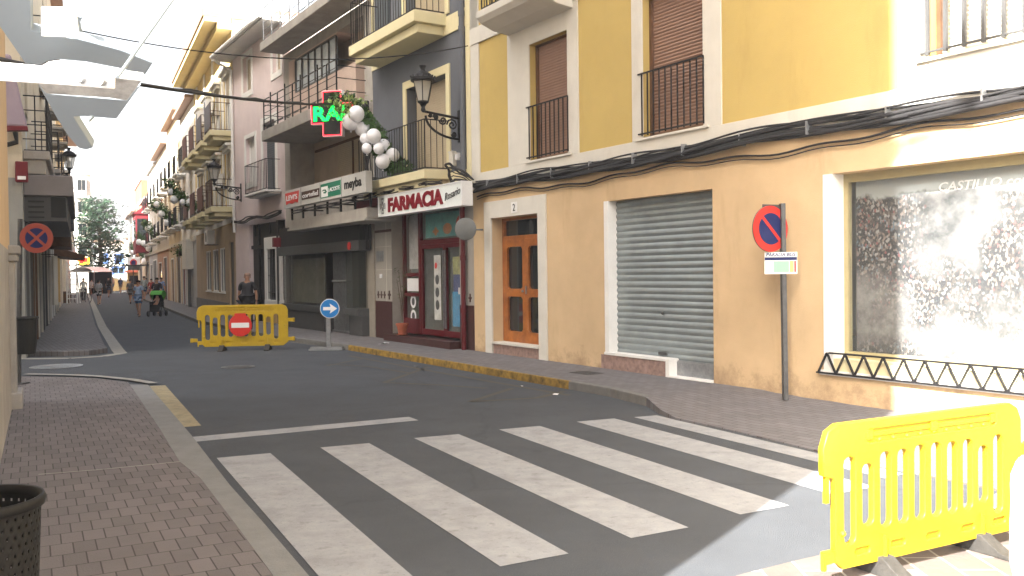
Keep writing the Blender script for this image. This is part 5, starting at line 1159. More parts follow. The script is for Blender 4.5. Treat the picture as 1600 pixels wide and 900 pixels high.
m = MB(); m.box(-.12, 0, -.02, .02, .20, .28); m.lathe([(.032, -.045), (.034, 0), (.032, .045)], 12, (-.12, 0, .24)); m.build('lug', K['plastic'], b1, bevel=.004)
# no entry disc hung on the far barrier
cpt = gp(375, 548.5); fd = Vector((math.cos(ang), math.sin(ang), 0)); fn = Vector((math.sin(ang), -math.cos(ang), 0))
t_ = (cpt-fa).dot(fd)
pc = fa+fd*t_+fn*.07
Mface = Matrix(((fd.x, 0, fn.x, pc.x), (fd.y, 0, fn.y, pc.y), (0, 1, 0, 0), (0, 0, 0, 1)))
def facing(loc, yaw):  # sign space facing -Y rotated by yaw: X right, Y up, Z towards viewer
    return Matrix.Translation(Vector(loc)) @ Matrix.Rotation(yaw, 4, 'Z') @ Matrix(((1, 0, 0, 0), (0, 0, -1, 0), (0, 1, 0, 0), (0, 0, 0, 1)))
zc_ = .56
r_ = thing('no_entry_sign', Mface @ Matrix.Translation((0, zc_, 0)), 'round red no entry sign with a white bar hung on the far yellow barrier', 'sign')
link('disc', curve_mesh([circ(.245, 40)], .008, .002), K['signred'], r_)
link('bar', curve_mesh([rrect(-.19, -.055, .19, .055, .01)], .003), K['signwhite'], r_).data.transform(Matrix.Translation((0, 0, .0125)))
m = MB(); m.box(-.12, .12, .2, .26, -.02, .012); m.build('bracket', K['signred'], r_)
# keep right arrow sign
c = gp(514, 547); r_ = thing('direction_sign', (c.x, c.y, 0), 'round blue sign with a white arrow pointing right on a grey post at the kerb', 'sign')
m = MB(); m.box(-.42, .32, -.12, .12, 0, .035); m.box(-.4, .3, -.05, .05, .035, .07); m.build('base', K['galv'], r_)
m = MB(); m.box(-.045, .045, -.03, .03, .07, .95); m.build('post', K['galv'], r_)
zs = at(516, 482, c.y).z; rad_ = 14.2*c.y/1400
Ms = Matrix.Translation((at(516, 482, c.y).x-c.x, -.045, zs)) @ Matrix(((1, 0, 0, 0), (0, 0, -1, 0), (0, 1, 0, 0), (0, 0, 0, 1)))
o = link('rim', curve_mesh([circ(rad_+.012, 40)], .008, .002), K['signwhite'], r_); o.data.transform(Ms)
o = link('disc', curve_mesh([circ(rad_, 40)], .004), K['skyblue'], r_); o.data.transform(Ms @ Matrix.Translation((0, 0, .009)))
a_ = rad_
o = link('arrow', curve_mesh([[(-.72*a_, -.18*a_), (.10*a_, -.18*a_), (.0*a_, -.55*a_), (.82*a_, 0), (.0*a_, .55*a_), (.10*a_, .18*a_), (-.72*a_, .18*a_)]], .003), K['signwhite'], r_); o.data.transform(Ms @ Matrix.Translation((0, 0, .014)))
# no parking + bus stop plate
c = gp(1227, 622, .11); r_ = thing('bus_stop_post', (c.x, c.y, .11), 'grey post with a red and blue no parking disc above a white bus stop plate', 'sign')
lean = Vector((-.035, 0, 0))
ptop = at(1222, 322, c.y); zt_ = ptop.z+.03-.11
m = MB(); m.bar((0, 0, -.02), ((ptop.x-c.x)*.9, 0, zt_), .05, .09, up=(0, 1, 0)); m.build('post', K['post'], r_)
yaw = R(-42)
sc = at(1204, 357.5, c.y-.06); rd_ = 36*sc.y/1400*1.0
Mq = facing(sc-Vector((c.x, c.y, .11)), R(28))
def disc(name, r0, mt, z, par=r_, MM=None, hole=0):
    lp = [circ(r0, 44)]
    if hole: lp.append(circ(hole, 44))
    o = link(name, curve_mesh(lp, .004, .001), mt, par); o.data.transform((MM or Mq) @ Matrix.Translation((0, 0, z))); return o
disc('backing', rd_, K['darkgrey'], -.012); disc('disc', rd_*.995, K['signred'], 0)
disc('blue_field', rd_*.68, K['signblue'], .006)
def stripe(mt, ang_, r0, w_, z, MM, par):
    o = link('stripe', curve_mesh([rrect(-r0, -w_, r0, w_, .001)], .002), mt, par); o.data.transform(MM @ Matrix.Translation((0, 0, z)) @ Matrix.Rotation(ang_, 4, 'Z')); return o
stripe(K['signred'], R(-45), rd_*.69, rd_*.07, .013, Mq, r_)
m = MB(); m.box(-.10, .16, rd_*.86, rd_*1.06, -.03, -.018); m.build('bracket', K['post'], r_, None).data.transform(Mq)
pcn = at(1220, 411, c.y-.05); Mp = facing(pcn-Vector((c.x, c.y, .11)), R(-8)); pw, phh = 49*pcn.y/1400/math.cos(R(8)), 34*pcn.y/1400
def plate(name, x0, x1, y0, y1, z, mt):
    o = link(name, curve_mesh([rrect(x0, y0, x1, y1, .001)], .0025), mt, r_); o.data.transform(Mp @ Matrix.Translation((0, 0, z))); return o
plate('plate', -pw/2, pw/2, -phh/2, phh/2, 0, K['signwhite'])
plate('blue_band', -pw/2+.003, pw/2-.003, .13*phh, .27*phh, .004, K['signblue']); plate('green_panel', -.22*pw, .25*pw, -.42*phh, .09*phh, .004, mat('mint_print', (.28, .50, .36), .5, .05)); plate('lime_panel', .27*pw, .39*pw, -.42*phh, .09*phh, .004, mat('lime_print', (.42, .52, .18), .5, .05)); plate('red_panel', .41*pw, .46*pw, -.42*phh, .09*phh, .004, K['signred'])
for k in range(4): plate('text_line', -.44*pw, -.26*pw, (.02-.12*k)*phh, (.04-.12*k)*phh, .004, K['galv'])
o = link('lettering', text_mesh('PARADA BUS', pw*.9, phh*.17, .002, .015, .2), K['signblue'], r_); o.data.transform(Mp @ Matrix.Translation((0, .39*phh, .006)))
# left: no stopping sign and bin on one post
c = gp(29, 600, .02); r_ = thing('no_stopping_sign', (c.x, c.y, .02), 'round no stopping sign with a red cross on a post at the side street corner', 'sign')
sc = at(57, 372, c.y-.08); zt_ = sc.z+.3
m = MB(); m.bar((0, 0, 0), (.08, 0, zt_-.02), .06, .045); m.box(-.12, .12, -.10, .10, 0, .02); m.build('post', K['post'], r_)
Mq2 = facing(sc-Vector((c.x, c.y, .02)), R(22)); r2_ = 23.5*sc.y/1400
disc('backing', r2_, K['darkgrey'], -.012, r_, Mq2); disc('disc', r2_*.99, K['signpink'], 0, r_, Mq2); disc('blue_field', r2_*.66, K['signblue'], .006, r_, Mq2)
stripe(K['signpink'], R(45), r2_*.68, r2_*.085, .012, Mq2, r_); stripe(K['signpink'], R(-45), r2_*.68, r2_*.085, .015, Mq2, r_)
cb = at(39, 525, c.y-.12); r_ = thing('hanging_bin', (cb.x, cb.y, cb.z-.27), 'black litter bin hanging on the no stopping post', 'bin')
m = MB(); m.lathe([(.14, 0), (.17, .25), (.18, .52), (.165, .52), (.15, .25), (.12, .02), (.001, .02)], 16); m.build('basket', K['black'], r_)
m = MB(); m.lathe([(.18, .52), (.20, .54), (.19, .565), (.175, .55)], 16); m.build('rim', K['black'], r_)
# foreground wire litter bin
c = at(-37, 782, 2.85); ztop = c.z; r_ = thing('litter_bin', (c.x, c.y, .02), 'dark perforated metal litter bin in the bottom left corner', 'bin')
rt = .185; hh = ztop-.02-.0
m = MB(); n_ = 44; rows = 30
def rad_at(f_): return rt*(.78+.22*f_)
per = MB()
for i in range(rows):
    f0, f1 = i/rows, (i+.62)/rows
    for k in range(n_):
        a0, a1 = 2*PI*(k+(.5 if i % 2 else 0))/n_, 2*PI*(k+(.5 if i % 2 else 0)+.42)/n_; 
r0b, r0t = rad_at(0), rad_at(1)
m = MB(); N = 168; Z = 96
for i in range(Z):
    for k in range(N):
        if 2 < i < Z-2 and i % 3 == 1 and (k+(i//3) % 2*2) % 4 == 0: continue
        a0, a1 = 2*PI*k/N, 2*PI*(k+1)/N; z0, z1 = hh*i/Z, hh*(i+1)/Z; q0, q1 = rad_at(i/Z), rad_at((i+1)/Z)
        m.add([(q0*math.cos(a0), q0*math.sin(a0), z0), (q0*math.cos(a1), q0*math.sin(a1), z0), (q1*math.cos(a1), q1*math.sin(a1), z1), (q1*math.cos(a0), q1*math.sin(a0), z1)], [(0, 1, 2, 3)])
binm = mat('bronze_brown_metal', (.006, .0055, .005), .55, .3, 8, spec=.22)
o = m.build('basket', binm, r_, smooth=True, recalc=False); bm_ = bmesh.new(); bm_.from_mesh(o.data); bmesh.ops.remove_doubles(bm_, verts=bm_.verts, dist=.0002); bm_.to_mesh(o.data); bm_.free(); sm = o.modifiers.new('Solid', 'SOLIDIFY'); sm.thickness = .002
m = MB(); prf = [(rt+.0, hh-.030), (rt+.011, hh-.025), (rt+.014, hh-.005), (rt+.008, hh+.008), (rt-.004, hh+.005), (rt-.006, hh-.02)]
vs = []
m.lathe(prf+[prf[0]], 48); m.f = [f for f in m.f if len(f) == 4]; m.m = m.m[:len(m.f)]
m.build('rim', binm, r_, smooth=True)
m = MB(); m.lathe([(rad_at(0)-.005, .01), (rad_at(0)-.005, .03), (.001, .03)], 32); m.build('base', binm, r_)
# ------------------------------------------------------------ lanterns on scrolled brackets
def lantern(name, label, W, u, z, out, s=1.0, group='wall lanterns', hangs=False):
    """bracket on the wall W at (u, z), lamp at distance out"""
    r_ = thing(name, W.at(u, 0, z), label, 'street lamp', group)
    def L(x, y, z_): return (x, y, z_)
    m = MB(); m.box(-.035*s, .035*s, 0, .03, -.42*s, .22*s); m.tube([L(0, .02, .06*s), L(0, out, .14*s)], .026*s, 6)
    m.tube([L(0, .03, -.36*s)]+[L(0, .03+(out-.08)*math.sin(t_*PI/2), -.36*s+.42*s*(1-math.cos(t_*PI/2))) for t_ in [k/8 for k in range(1, 9)]], .024*s, 6)
    for cy_, cz_, r0, tw in ((.17*s, -.08*s, .125*s, 1), (.13*s, -.27*s, .06*s, -1), (.38*s, -.01*s, .085*s, -1), (.54*s, .045*s, .06*s, 1), (.66*s, .075*s, .04*s, -1)):
        if cy_ > out: continue
        m.tube([L(0, cy_+r0*(1-k/16)*math.cos(tw*k*.75), cz_+r0*(1-k/16)*math.sin(tw*k*.75)) for k in range(15)], .019*s, 5)
    m.build('bracket', K['iron'], r_)
    b0 = .16*s
    m = MB(); m.lathe([(.02*s, b0-.04*s), (.05*s, b0), (.035*s, b0+.06*s), (.07*s, b0+.12*s), (.11*s, b0+.15*s), (.115*s, b0+.17*s), (.001, b0+.17*s)], 12, (0, out, 0)); m.build('base', K['iron'], r_)
    h0, h1 = b0+.17*s, b0+.56*s; ra, rb_ = .115*s, .20*s
    m = MB()
    P_ = [[(math.cos(PI/6+k*PI/3)*rr_, out+math.sin(PI/6+k*PI/3)*rr_, zz) for k in range(6)] for rr_, zz in ((ra, h0), (rb_, h1))]
    for k in range(6): m.add([P_[0][k], P_[0][(k+1) % 6], P_[1][(k+1) % 6], P_[1][k]], [(0, 1, 2, 3)])
    m.build('glass', K['lampglass'], r_)
    m = MB()
    for k in range(6): m.bar(P_[0][k], P_[1][k], .014*s); m.bar(P_[0][k], P_[0][(k+1) % 6], .014*s); m.bar(P_[1][k], P_[1][(k+1) % 6], .02*s)
    m.build('frame', K['iron'], r_)
    m = MB(); m.lathe([(.235*s, h1), (.245*s, h1+.02*s), (.245*s, h1+.07*s), (.20*s, h1+.085*s), (.17*s, h1+.14*s), (.10*s, h1+.19*s), (.05*s, h1+.205*s), (.04*s, h1+.24*s), (.075*s, h1+.31*s), (.05*s, h1+.31*s), (.001, h1+.27*s)], 18, (0, out, 0))
    for k in range(14):
        a = 2*PI*k/14; m.box(.24*s*math.cos(a)-.012*s, .24*s*math.cos(a)+.012*s, out+.24*s*math.sin(a)-.012*s, out+.24*s*math.sin(a)+.012*s, h1+.07*s, h1+.105*s)
    m.build('cap', K['iron'], r_)
    m = MB(); m.lathe([(.03*s, h0+.05*s), (.05*s, h0+.12*s), (.05*s, h0+.22*s), (.001, h0+.26*s)], 10, (0, out, 0)); m.build('bulb', K['signwhite'], r_)
    return r_
zb = WN.z(718, 190); lo = .85
for _ in range(20):   # distance from wall so that the lamp stands where the photo has it
    x_, y_ = proj(WN.M @ Vector((WN.u(718, zb), lo, zb+.2)))
    lo += (x_-662)/100*.1
print('lantern out', lo, zb)
lantern('wall_lantern', 'big iron wall lantern on a scrolled bracket between the pharmacy balconies and the yellow house', WN, WN.u(718, zb), zb, lo, 1.0)
zb = WE.z(376, 300) if 0 else WN.z(376, 297); lo = 1.0
for _ in range(20):
    x_, y_ = proj(WN.M @ Vector((WN.u(377, zb), lo, zb+.2))); lo += (x_-336)/100*.15
print('lantern2', lo, zb)
lantern('wall_lantern', 'iron wall lantern on the left corner of the pink house before the yellow balconies', WN, WN.u(377, zb), zb, min(lo, 1.6), 1.0)
zl = 4.2; ul = WL.u(76, zl)
ll = lantern('wall_lantern', 'iron wall lantern above the dark canopy on the left side of the street', WL, -17.5, 5.5, .7, 1.1)
print('lantern3', proj(WL.M @ Vector((-9.6, 1.2, 4.6))))
# lamp on the near left corner (out of frame) whose shadow falls beside the display window
WE1 = Wall(W1.M @ Vector((L1+.001, 0, 0)), Vector((-W1.n.x, -W1.n.y, 0)))
tgt = WN.M @ Vector((WN.u(1520, 2.98), 0, 2.98)); sd = Vector((ldir.x, ldir.y, 0)); sh_ = tgt-WE1.o
# horizontal ray back to the plane 1.35 m in front of the end wall
n_ = WE1.n; t_ = (sh_.dot(n_)-1.35)/sd.dot(n_); src = tgt-ldir*t_
uu = (src-WE1.o).dot(WE1.d); print('corner lamp', src, uu, n_)
lantern('wall_lantern', 'iron wall lantern on the near corner house above the camera', WE1, uu, src.z-.10, 1.35, 1.2)
# ------------------------------------------------------------ pharmacy LED cross, mirror, pipes
cz = WN.z(521, 178, 1.6); cu_ = WN.u(521, cz, 1.6)
cp = WN.M @ Vector((cu_, 1.6, cz)); s_ = 27*cp.y/1400
r_ = thing('pharmacy_cross', (cp.x, cp.y, cp.z), 'square shouldered pharmacy cross with red outline and green LED letters', 'sign')
Mc = facing((0, 0, 0), R(-12))
def cr(a, e): return [(-a, e), (a, e), (a, a), (e, a), (e, -a), (a, -a), (a, -e), (-a, -e), (-a, -a), (-e, -a), (-e, a), (-a, a)]
SX = s_*1.28
o = link('housing', curve_mesh([cr(.46*SX, 1.02*SX)], .07, .005), K['signwhite'], r_); o.data.transform(Mc)
o = link('screen', curve_mesh([cr(.43*SX, .98*SX)], .003), K['black'], r_); o.data.transform(Mc @ Matrix.Translation((0, 0, .078)))
o = link('red_outline', curve_mesh([cr(.445*SX, 1.0*SX), cr(.405*SX, .96*SX)], .003), K['led_red'], r_); o.data.transform(Mc @ Matrix.Translation((0, 0, .083)))
o = link('lettering', text_mesh('RAI', 1.5*SX, .66*SX, .002, .03), K['led_green'], r_); o.data.transform(Mc @ Matrix.Translation((-.14*SX, .0, .086)))
m = MB(); inv = Matrix.Translation(-cp)
wpt = WN.M @ Vector((WN.u(573, cz), .02, cz+.35)); q = wpt-cp
m.tube([(q.x, q.y, q.z), (q.x*.5, q.y*.5, .42), (.0, 0.0, .42)], .03, 6); m.bar((q.x, q.y, q.z-.5), (q.x, q.y, q.z+.3), .06); m.bar((0, 0, .42), (0, 0, .3), .04); m.build('bracket', K['iron'], r_)
# round street mirror on the yellow/pharmacy boundary
cz = WN.z(728, 358, .45); cu_ = WN.u(728, cz, .45); mp_ = WN.M @ Vector((cu_, .45, cz)); r_ = thing('traffic_mirror', at_rot(mp_, R(-12)), 'round grey backed traffic mirror in front of the maroon drainpipe', 'mirror')
m = MB(); m.lathe([(.001, .03), (.10, .028), (.17, .015), (.20, -.01), (.215, -.03), (.20, -.04), (.001, -.05)], 28, (0, 0, 0), 'Y'); m.build('mirror_shell', mat('grey_plastic', (.15, .155, .15), .4, .15, 4), r_, smooth=True)
m = MB(); m.tube([(0, .03, 0), (.1, .3, .0), (.25, .36, 0)], .018, 6); m.box(-.03, .03, .03, .06, -.12, .12); m.build('bracket', K['post'], r_)
def pipe(root_label, u, z0, z1, mt, nm, r=.05, W=WN, collar=()):
    r_ = thing(nm, W.at(u, .08, z0), root_label, 'pipe'); m = MB(); m.tube([(0, 0, 0), (0, 0, z1-z0)], r, 10)
    m.build('pipe', mt, r_)
    m = MB()
    for c_ in collar: m.lathe([(r+.012, c_-z0-.05), (r+.012, c_-z0+.05)], 10)
    if collar: m.build('collars', mt, r_)
upi = .32
pipe('maroon drainpipe in front of the pharmacy wall beside the round mirror', .42, .11, 3.2, K['maroonp'], 'drainpipe', .05, WN, (.9, 1.95, 3.1))
pipe('grey drainpipe down the slate grey wall beside the yellow house', .36, 3.6, 12.9, K['grey'], 'drainpipe', .055, WN, (3.9, 6.5, 6.8))
for (u, z, a, h_) in ((.85, 3.98, .16, .3), (.62, 4.0, .1, .14)):
    r_ = thing('junction_box', WN.at(u, 0, z), 'larger cream junction box on the grey wall right of the lower balcony' if a > .12 else 'smaller white junction box on the grey wall beside the drainpipe', 'junction box'); m = MB(); m.box(-a/2, a/2, 0.001, .1, -h_/2, h_/2); m.build('case', K['cream'] if a > .12 else K['signwhite'], r_, bevel=.01)
    m = MB(); m.box(-a/2-.01, a/2+.01, 0.1, .112, h_/2-.03, h_/2+.0); m.build('lid', K['cream'], r_)
# potted plant on the pharmacy step
r_ = thing('potted_plant', WN.at(3.22, .12, .26), 'terracotta pot with a thin bare plant on the pharmacy step', 'potted plant')
m = MB(); m.lathe([(.09, 0), (.13, .02), (.13, .03), (.09, .03), (.125, .22), (.145, .22), (.145, .27), (.125, .27), (.12, .25), (.001, .25)], 18); m.build('pot', K['terracotta'], r_)
m = MB(); rnd = random.Random(5)
for k in range(9):
    a = rnd.uniform(0, 6.28); L_ = rnd.uniform(.6, 1.4); m.tube([(0, 0, .3), (math.cos(a)*.05, math.sin(a)*.05, .3+L_*.5), (math.cos(a)*.22*L_, math.sin(a)*.12, .3+L_)], [.012, .009, .004], 5)
st_ = m.build('stems', K['bark'], r_)
m = MB()
for k in range(60):
    a = rnd.uniform(0, 6.28); f_ = rnd.uniform(.4, 1); p = Vector((math.cos(a)*.2*f_, math.sin(a)*.12, .35+1.2*f_)); d = Vector((math.cos(a), math.sin(a), rnd.uniform(-.6, .6)))*.09; q = Vector((-d.y, d.x, 0))*.15
    m.add([p, p+d*.5+q, p+d, p+d*.5-q], [(0, 1, 2, 3)])
m.build('leaves', K['foliage'], r_, recalc=False)
# ------------------------------------------------------------ cables
def cable_thing(label, strands, mt=None, name='cable', cat='cable'):
    p0 = strands[0][0][0]; r_ = thing(name, tuple(p0), label, cat); m = MB()
    for pts, rr in strands: m.tube([Vector(p)-Vector(p0) for p in pts], rr, 6)
    m.build('strands', mt or K['cable'], r_, smooth=True); return r_
rnd = random.Random(11); st = []
for k in range(9):
    ph_ = rnd.uniform(0, 6.28); fr = rnd.uniform(1.2, 2.6); zo = -.085+.019*k; pts = []
    for i in range(150):
        u = -.1-21.5*i/149; pts.append(WN.M @ Vector((u, .07+.035*math.sin(u*fr+ph_)+(.0 if k else .02), 3.33+zo+.030*math.cos(u*fr+ph_)-.02*math.sin(u*1.05))))
    st.append((pts, .026 if k < 6 else .014))
for zo, rr in ((-.20, .014), (-.25, .008)):
    st.append(([WN.M @ Vector((-.1-21.5*i/149, .035, 3.33+zo+.035*math.sin(i*.21)+.02*math.sin(i*.7))) for i in range(150)], rr))
cb_ = cable_thing('thick bundle of black cables running along the yellow house above the doors', st, name='cable_bundle', cat='cable bundle')
for k in range(20): m = MB(); u = -.6-1.07*k; m.box(u-.01, u+.01, .0, .12, 3.25, 3.41); m.build('clip', K['galv'], cb_, WN.M)
st = []
for k in range(7):
    pts = []; ph_ = rnd.uniform(0, 6.28)
    for i in range(40):
        f_ = i/39; u = -.1+.75*f_+(.0 if f_ < .5 else .15*(f_-.5)); z = 3.33+.10*k*.25+.45*math.sin(f_*PI*.8)*(.3+.12*k)-.25*f_; pts.append(WN.M @ Vector((u+.04*math.sin(i*.5+ph_), .12+.45*math.sin(f_*PI)*(.3+.08*k), z)))
    st.append((pts, rnd.choice((.012, .018, .025))))
for k in range(5):
    ph_ = rnd.uniform(0, 6.28); st.append(([WN.M @ Vector((.5+4.6*i/30, .50+.02*math.sin(i+ph_), 3.44+.03*k*.5+.02*math.sin(i*.8+ph_))) for i in range(31)], .012))
cable_thing('tangle of black cables at the corner between pharmacy sign and yellow house', st, name='cable_tangle', cat='cable bundle')
st = []
for k in range(6):
    ph_ = rnd.uniform(0, 6.28); st.append(([WN.M @ Vector((5.02+.05*math.sin(i*.35+ph_)+.03*k, .12+.04*math.cos(i*.3+ph_)+(.75 if 0 else 0), 2.25+3.6*i/30)) for i in range(31)], .02))
cable_thing('vertical bundle of dark cables between the pharmacy and the concrete building', st, name='cable_bundle', cat='cable bundle')
st = []
for k in range(4):
    ph_ = rnd.uniform(0, 6.28); st.append(([WN.M @ Vector((11.8+5.7*i/30, .10+.02*math.sin(i+ph_), 3.52+.03*k+.05*math.sin(i*.4+ph_))) for i in range(31)], .022))
cable_thing('dark cables along the pink house above its garage front', st, name='cable_bundle', cat='cable bundle')
# overhead lines
A_ = at(232, 117, 9.5); B_ = WN.M @ Vector((WN.u(573, 5.6), .4, WN.z(573, 152, .4)))
def sag(A_, B_, s_, n_=24): return [A_.lerp(B_, i/n_)-Vector((0, 0, s_*4*(i/n_)*(1-i/n_))) for i in range(n_+1)]
A0 = A_+(A_-B_)*.35
cable_thing('thick twisted black cable crossing the sky from the left to the pharmacy cross', [(sag(A0, B_, .15), .022), ([p+Vector((0, 0, .02*math.sin(i*1.7)+.03)) for i, p in enumerate(sag(A0, B_, .17))], .012)])
A_ = at(108, 44, 13); B_ = WN.M @ Vector((WN.u(737, 7), .1, WN.z(737, 69, .1)))
cable_thing('thin black wire crossing high in front of the grey house', [(sag(A_, B_, .35), .010)])
A_ = at(0, 0, 40)
# ------------------------------------------------------------ garlands with balloons
def garland(label, pts, rad, nb, br, seed, nleaf, parent_group='leaf and balloon garlands', Y=None):
    rnd = random.Random(seed); P0 = pts[0]; r_ = thing('garland', tuple(P0), label, 'garland', parent_group)
    m = MB(); pl = [p-P0 for p in pts]; m.tube(pl, .018, 5); m.build('cord', K['bark'], r_)
    def on(f_):
        x = f_*(len(pl)-1); i = min(int(x), len(pl)-2); return pl[i].lerp(pl[i+1], x-i)
    m = MB()
    for k in range(nleaf):
        p = on(rnd.random()); rr = rad*rnd.random()**.6; a = Vector((rnd.gauss(0, 1), rnd.gauss(0, 1), rnd.gauss(0, 1))).normalized(); p = p+a*rr
        d = Vector((rnd.gauss(0, 1), rnd.gauss(0, 1), rnd.gauss(0, 1))).normalized(); q = d.cross(a).normalized() if d.cross(a).length > .01 else Vector((0, 0, 1)); l = rnd.uniform(.045, .09)*(1 if rad < .35 else 1.2)
        m.add([p-d*l, p+q*l*.55, p+d*l, p-q*l*.55], [(0, 1, 2, 3)])
    m.build('leaves', K['foliage'], r_, recalc=False)
    for k in range(nb[0] if isinstance(nb, tuple) else nb):
        p = on(.12+.8*(k+.5)/(nb if not isinstance(nb, tuple) else nb[0]))+Vector((rnd.uniform(-1, 1)*rad*.8, -rad*.4+rnd.uniform(-.1, .1), rnd.uniform(-1, .5)*rad*.8)); rr = br*rnd.uniform(.82, 1.12)
        m = MB(); m.ball(p, rr, 9, 1.08); m.lathe([(.004, 0), (.02, -.03)], 6, p-Vector((0, 0, rr*1.08))); m.build('balloon', K['balloon'], r_, smooth=True)
    return r_
gz = 22.0
gpts = [at(x, y, 19.7) for x, y in ((523, 160), (545, 163), (570, 190), (588, 215), (600, 240), (618, 262), (634, 268))]
g1 = garland('leafy garland with a cluster of white balloons hanging beside the LED cross', gpts, .26, 0, .24, 4, 3000)
bpos = [(557, 178, 14), (548, 190, 15), (566, 200, 14), (584, 213, 13), (571, 217, 10), (599, 228, 12), (592, 232, 10), (598, 252, 13), (613, 243, 13), (573, 232, 9)]
for i_, (x, y, rpx) in enumerate(bpos):
    p = at(x, y, 19.35+.12*(i_ % 3)) - gpts[0]; rr = rpx*.88*19.5/1400
    m = MB(); m.ball(p, rr, 9, 1.06); m.lathe([(.004, 0), (.022, -.035)], 6, p-Vector((0, 0, rr*1.06))); m.build('balloon', K['balloon'], g1, smooth=True)
m = MB(); rnd = random.Random(8)
for k in range(420):
    p = at(540, 168, 19.5)-gpts[0]+Vector((rnd.gauss(0, .20), rnd.gauss(0, .12), rnd.gauss(0, .14))); d = Vector((rnd.gauss(0, 1), rnd.gauss(0, 1), rnd.gauss(0, 1))).normalized(); q = d.cross(Vector((0, 0, 1))).normalized(); l = .055
    m.add([p-d*l, p+q*l*.5, p+d*l, p-q*l*.5], [(0, 1, 2, 3)])
m.build('pale_leaves', K['palefoliage'], g1, recalc=False)
for lab, pp, Yg, nb, sd in (('leafy balloon garland rising left of the lantern on the pink house corner', ((262, 284), (275, 300), (288, 312), (302, 322), (318, 334)), 40, 5, 1), ('second balloon garland from the pink house, above the middle of the right pavement', ((238, 317), (250, 326), (262, 338), (276, 350)), 52, 3, 2),
        ('third balloon garland in front of the red bay', ((225, 345), (232, 356), (241, 366), (252, 374)), 64, 3, 3), ('sparse leafy garland in front of the brick house', ((216, 366), (224, 377), (234, 388), (243, 392)), 72, 3, 4), ('farthest garland, a thin leafy twig above the kiosk', ((207, 383), (215, 392), (224, 401), (234, 406)), 80, 2, 5)):
    garland(lab, [at(x, y, Yg) for x, y in pp], .008*Yg if Yg < 60 else .006*Yg, nb, .0040*Yg if Yg < 60 else .0034*Yg, sd, 900)
# ------------------------------------------------------------ pushchair
c = gp(246, 494); k = 1.0; r_ = thing('pushchair', at_rot((c.x, c.y, 0), 0), 'black pushchair with a bright green hood rolled towards the camera', 'pushchair')
m = MB()
for x in (-.24, .24): m.tube([(x, -.3, .12), (x*.9, .05, .55), (x*.85, .32, 1.02)], .016, 6); m.tube([(x, .28, .12), (x*.9, 0, .5)], .016, 6)
m.tube([(-.2, .32, 1.02), (.2, .32, 1.02)], .018, 6); m.build('frame', K['black'], r_)
for x, y in ((-.25, -.32), (.25, -.32), (-.25, .3), (.25, .3)):
    m = MB(); m.lathe([(.06, -.03), (.12, -.025), (.12, .025), (.06, .03)], 16, (0, 0, 0), 'Y'); o = m.build('wheel', K['black'], r_); o.data.transform(Matrix.Translation((x, y, .12)) @ Matrix.Rotation(R(90), 4, 'Z'))
m = MB(); m.slab([(-.2, -.28, .42), (.2, -.28, .42), (.2, .08, .38), (-.2, .08, .38)], (0, 0, .06)); m.slab([(-.2, .06, .40), (.2, .06, .40), (.2, .22, .88), (-.2, .22, .88)], (0, .05, 0)); m.box(-.2, .2, -.30, -.24, .2, .44); m.box(-.21, -.18, -.25, .2, .4, .6); m.box(.18, .21, -.25, .2, .4, .6); m.box(-.18, .18, -.2, .2, .18, .22); m.build('seat', K['black'], r_)
m = MB(); gh = mat('green_fabric', (.10, .42, .06), .7, .1, 5)
for i_ in range(5):
    a0, a1 = R(20+28*i_), R(20+28*(i_+1))
    for x0, x1 in ((-.24, .24),):
        m.slab([(x0, .12+.28*-math.cos(a0)*-1*-1, .80+.26*math.sin(a0)), (x1, .12-.28*math.cos(a0), .80+.26*math.sin(a0)), (x1, .12-.28*math.cos(a1), .80+.26*math.sin(a1)), (x0, .12-.28*math.cos(a1), .80+.26*math.sin(a1))], (0, 0, .012))
for x in (-.24, .24): m.add([(x, .12, .66)]+[(x, .12-.28*math.cos(R(20+28*i_)), .80+.26*math.sin(R(20+28*i_))) for i_ in range(6)], [tuple(range(7))])
m.build('hood', gh, r_)
r_ = thing('person', at_rot((c.x, c.y-.02, .46), 0), 'small child in a white top sitting in the green hooded pushchair', 'person')
V_ = [(0, .02, .05), (0, .04, .2), (0, .05, .29), (0, .03, .38), (0, .02, .43), (.08, .03, .27), (-.08, .03, .27), (.11, -.06, .17), (-.11, -.06, .17), (.05, -.17, .06), (-.05, -.17, .06), (.06, -.24, -.1), (-.06, -.24, -.1)]
skin(V_, [(0, 1), (1, 2), (2, 3), (3, 4), (2, 5), (2, 6), (5, 7), (6, 8), (0, 9), (0, 10), (9, 11), (10, 12)], [.07, .07, .035, .065, .05, .03, .03, .02, .02, .035, .035, .025, .025], skinm, 'body', r_)
skin([(0, .02, .06), (0, .04, .2), (0, .05, .28), (.08, .03, .27), (-.08, .03, .27)], [(0, 1), (1, 2), (2, 3), (2, 4)], [.085, .08, .045, .04, .04], cloth('white_cotton', (.55, .55, .53)), 'shirt', r_)
m = MB(); m.lathe([(.062, .0), (.068, .03), (.04, .07), (.001, .08)], 10, (0, .04, .40)); m.build('hair', cloth('dark_hair', (.02, .015, .012)), r_)
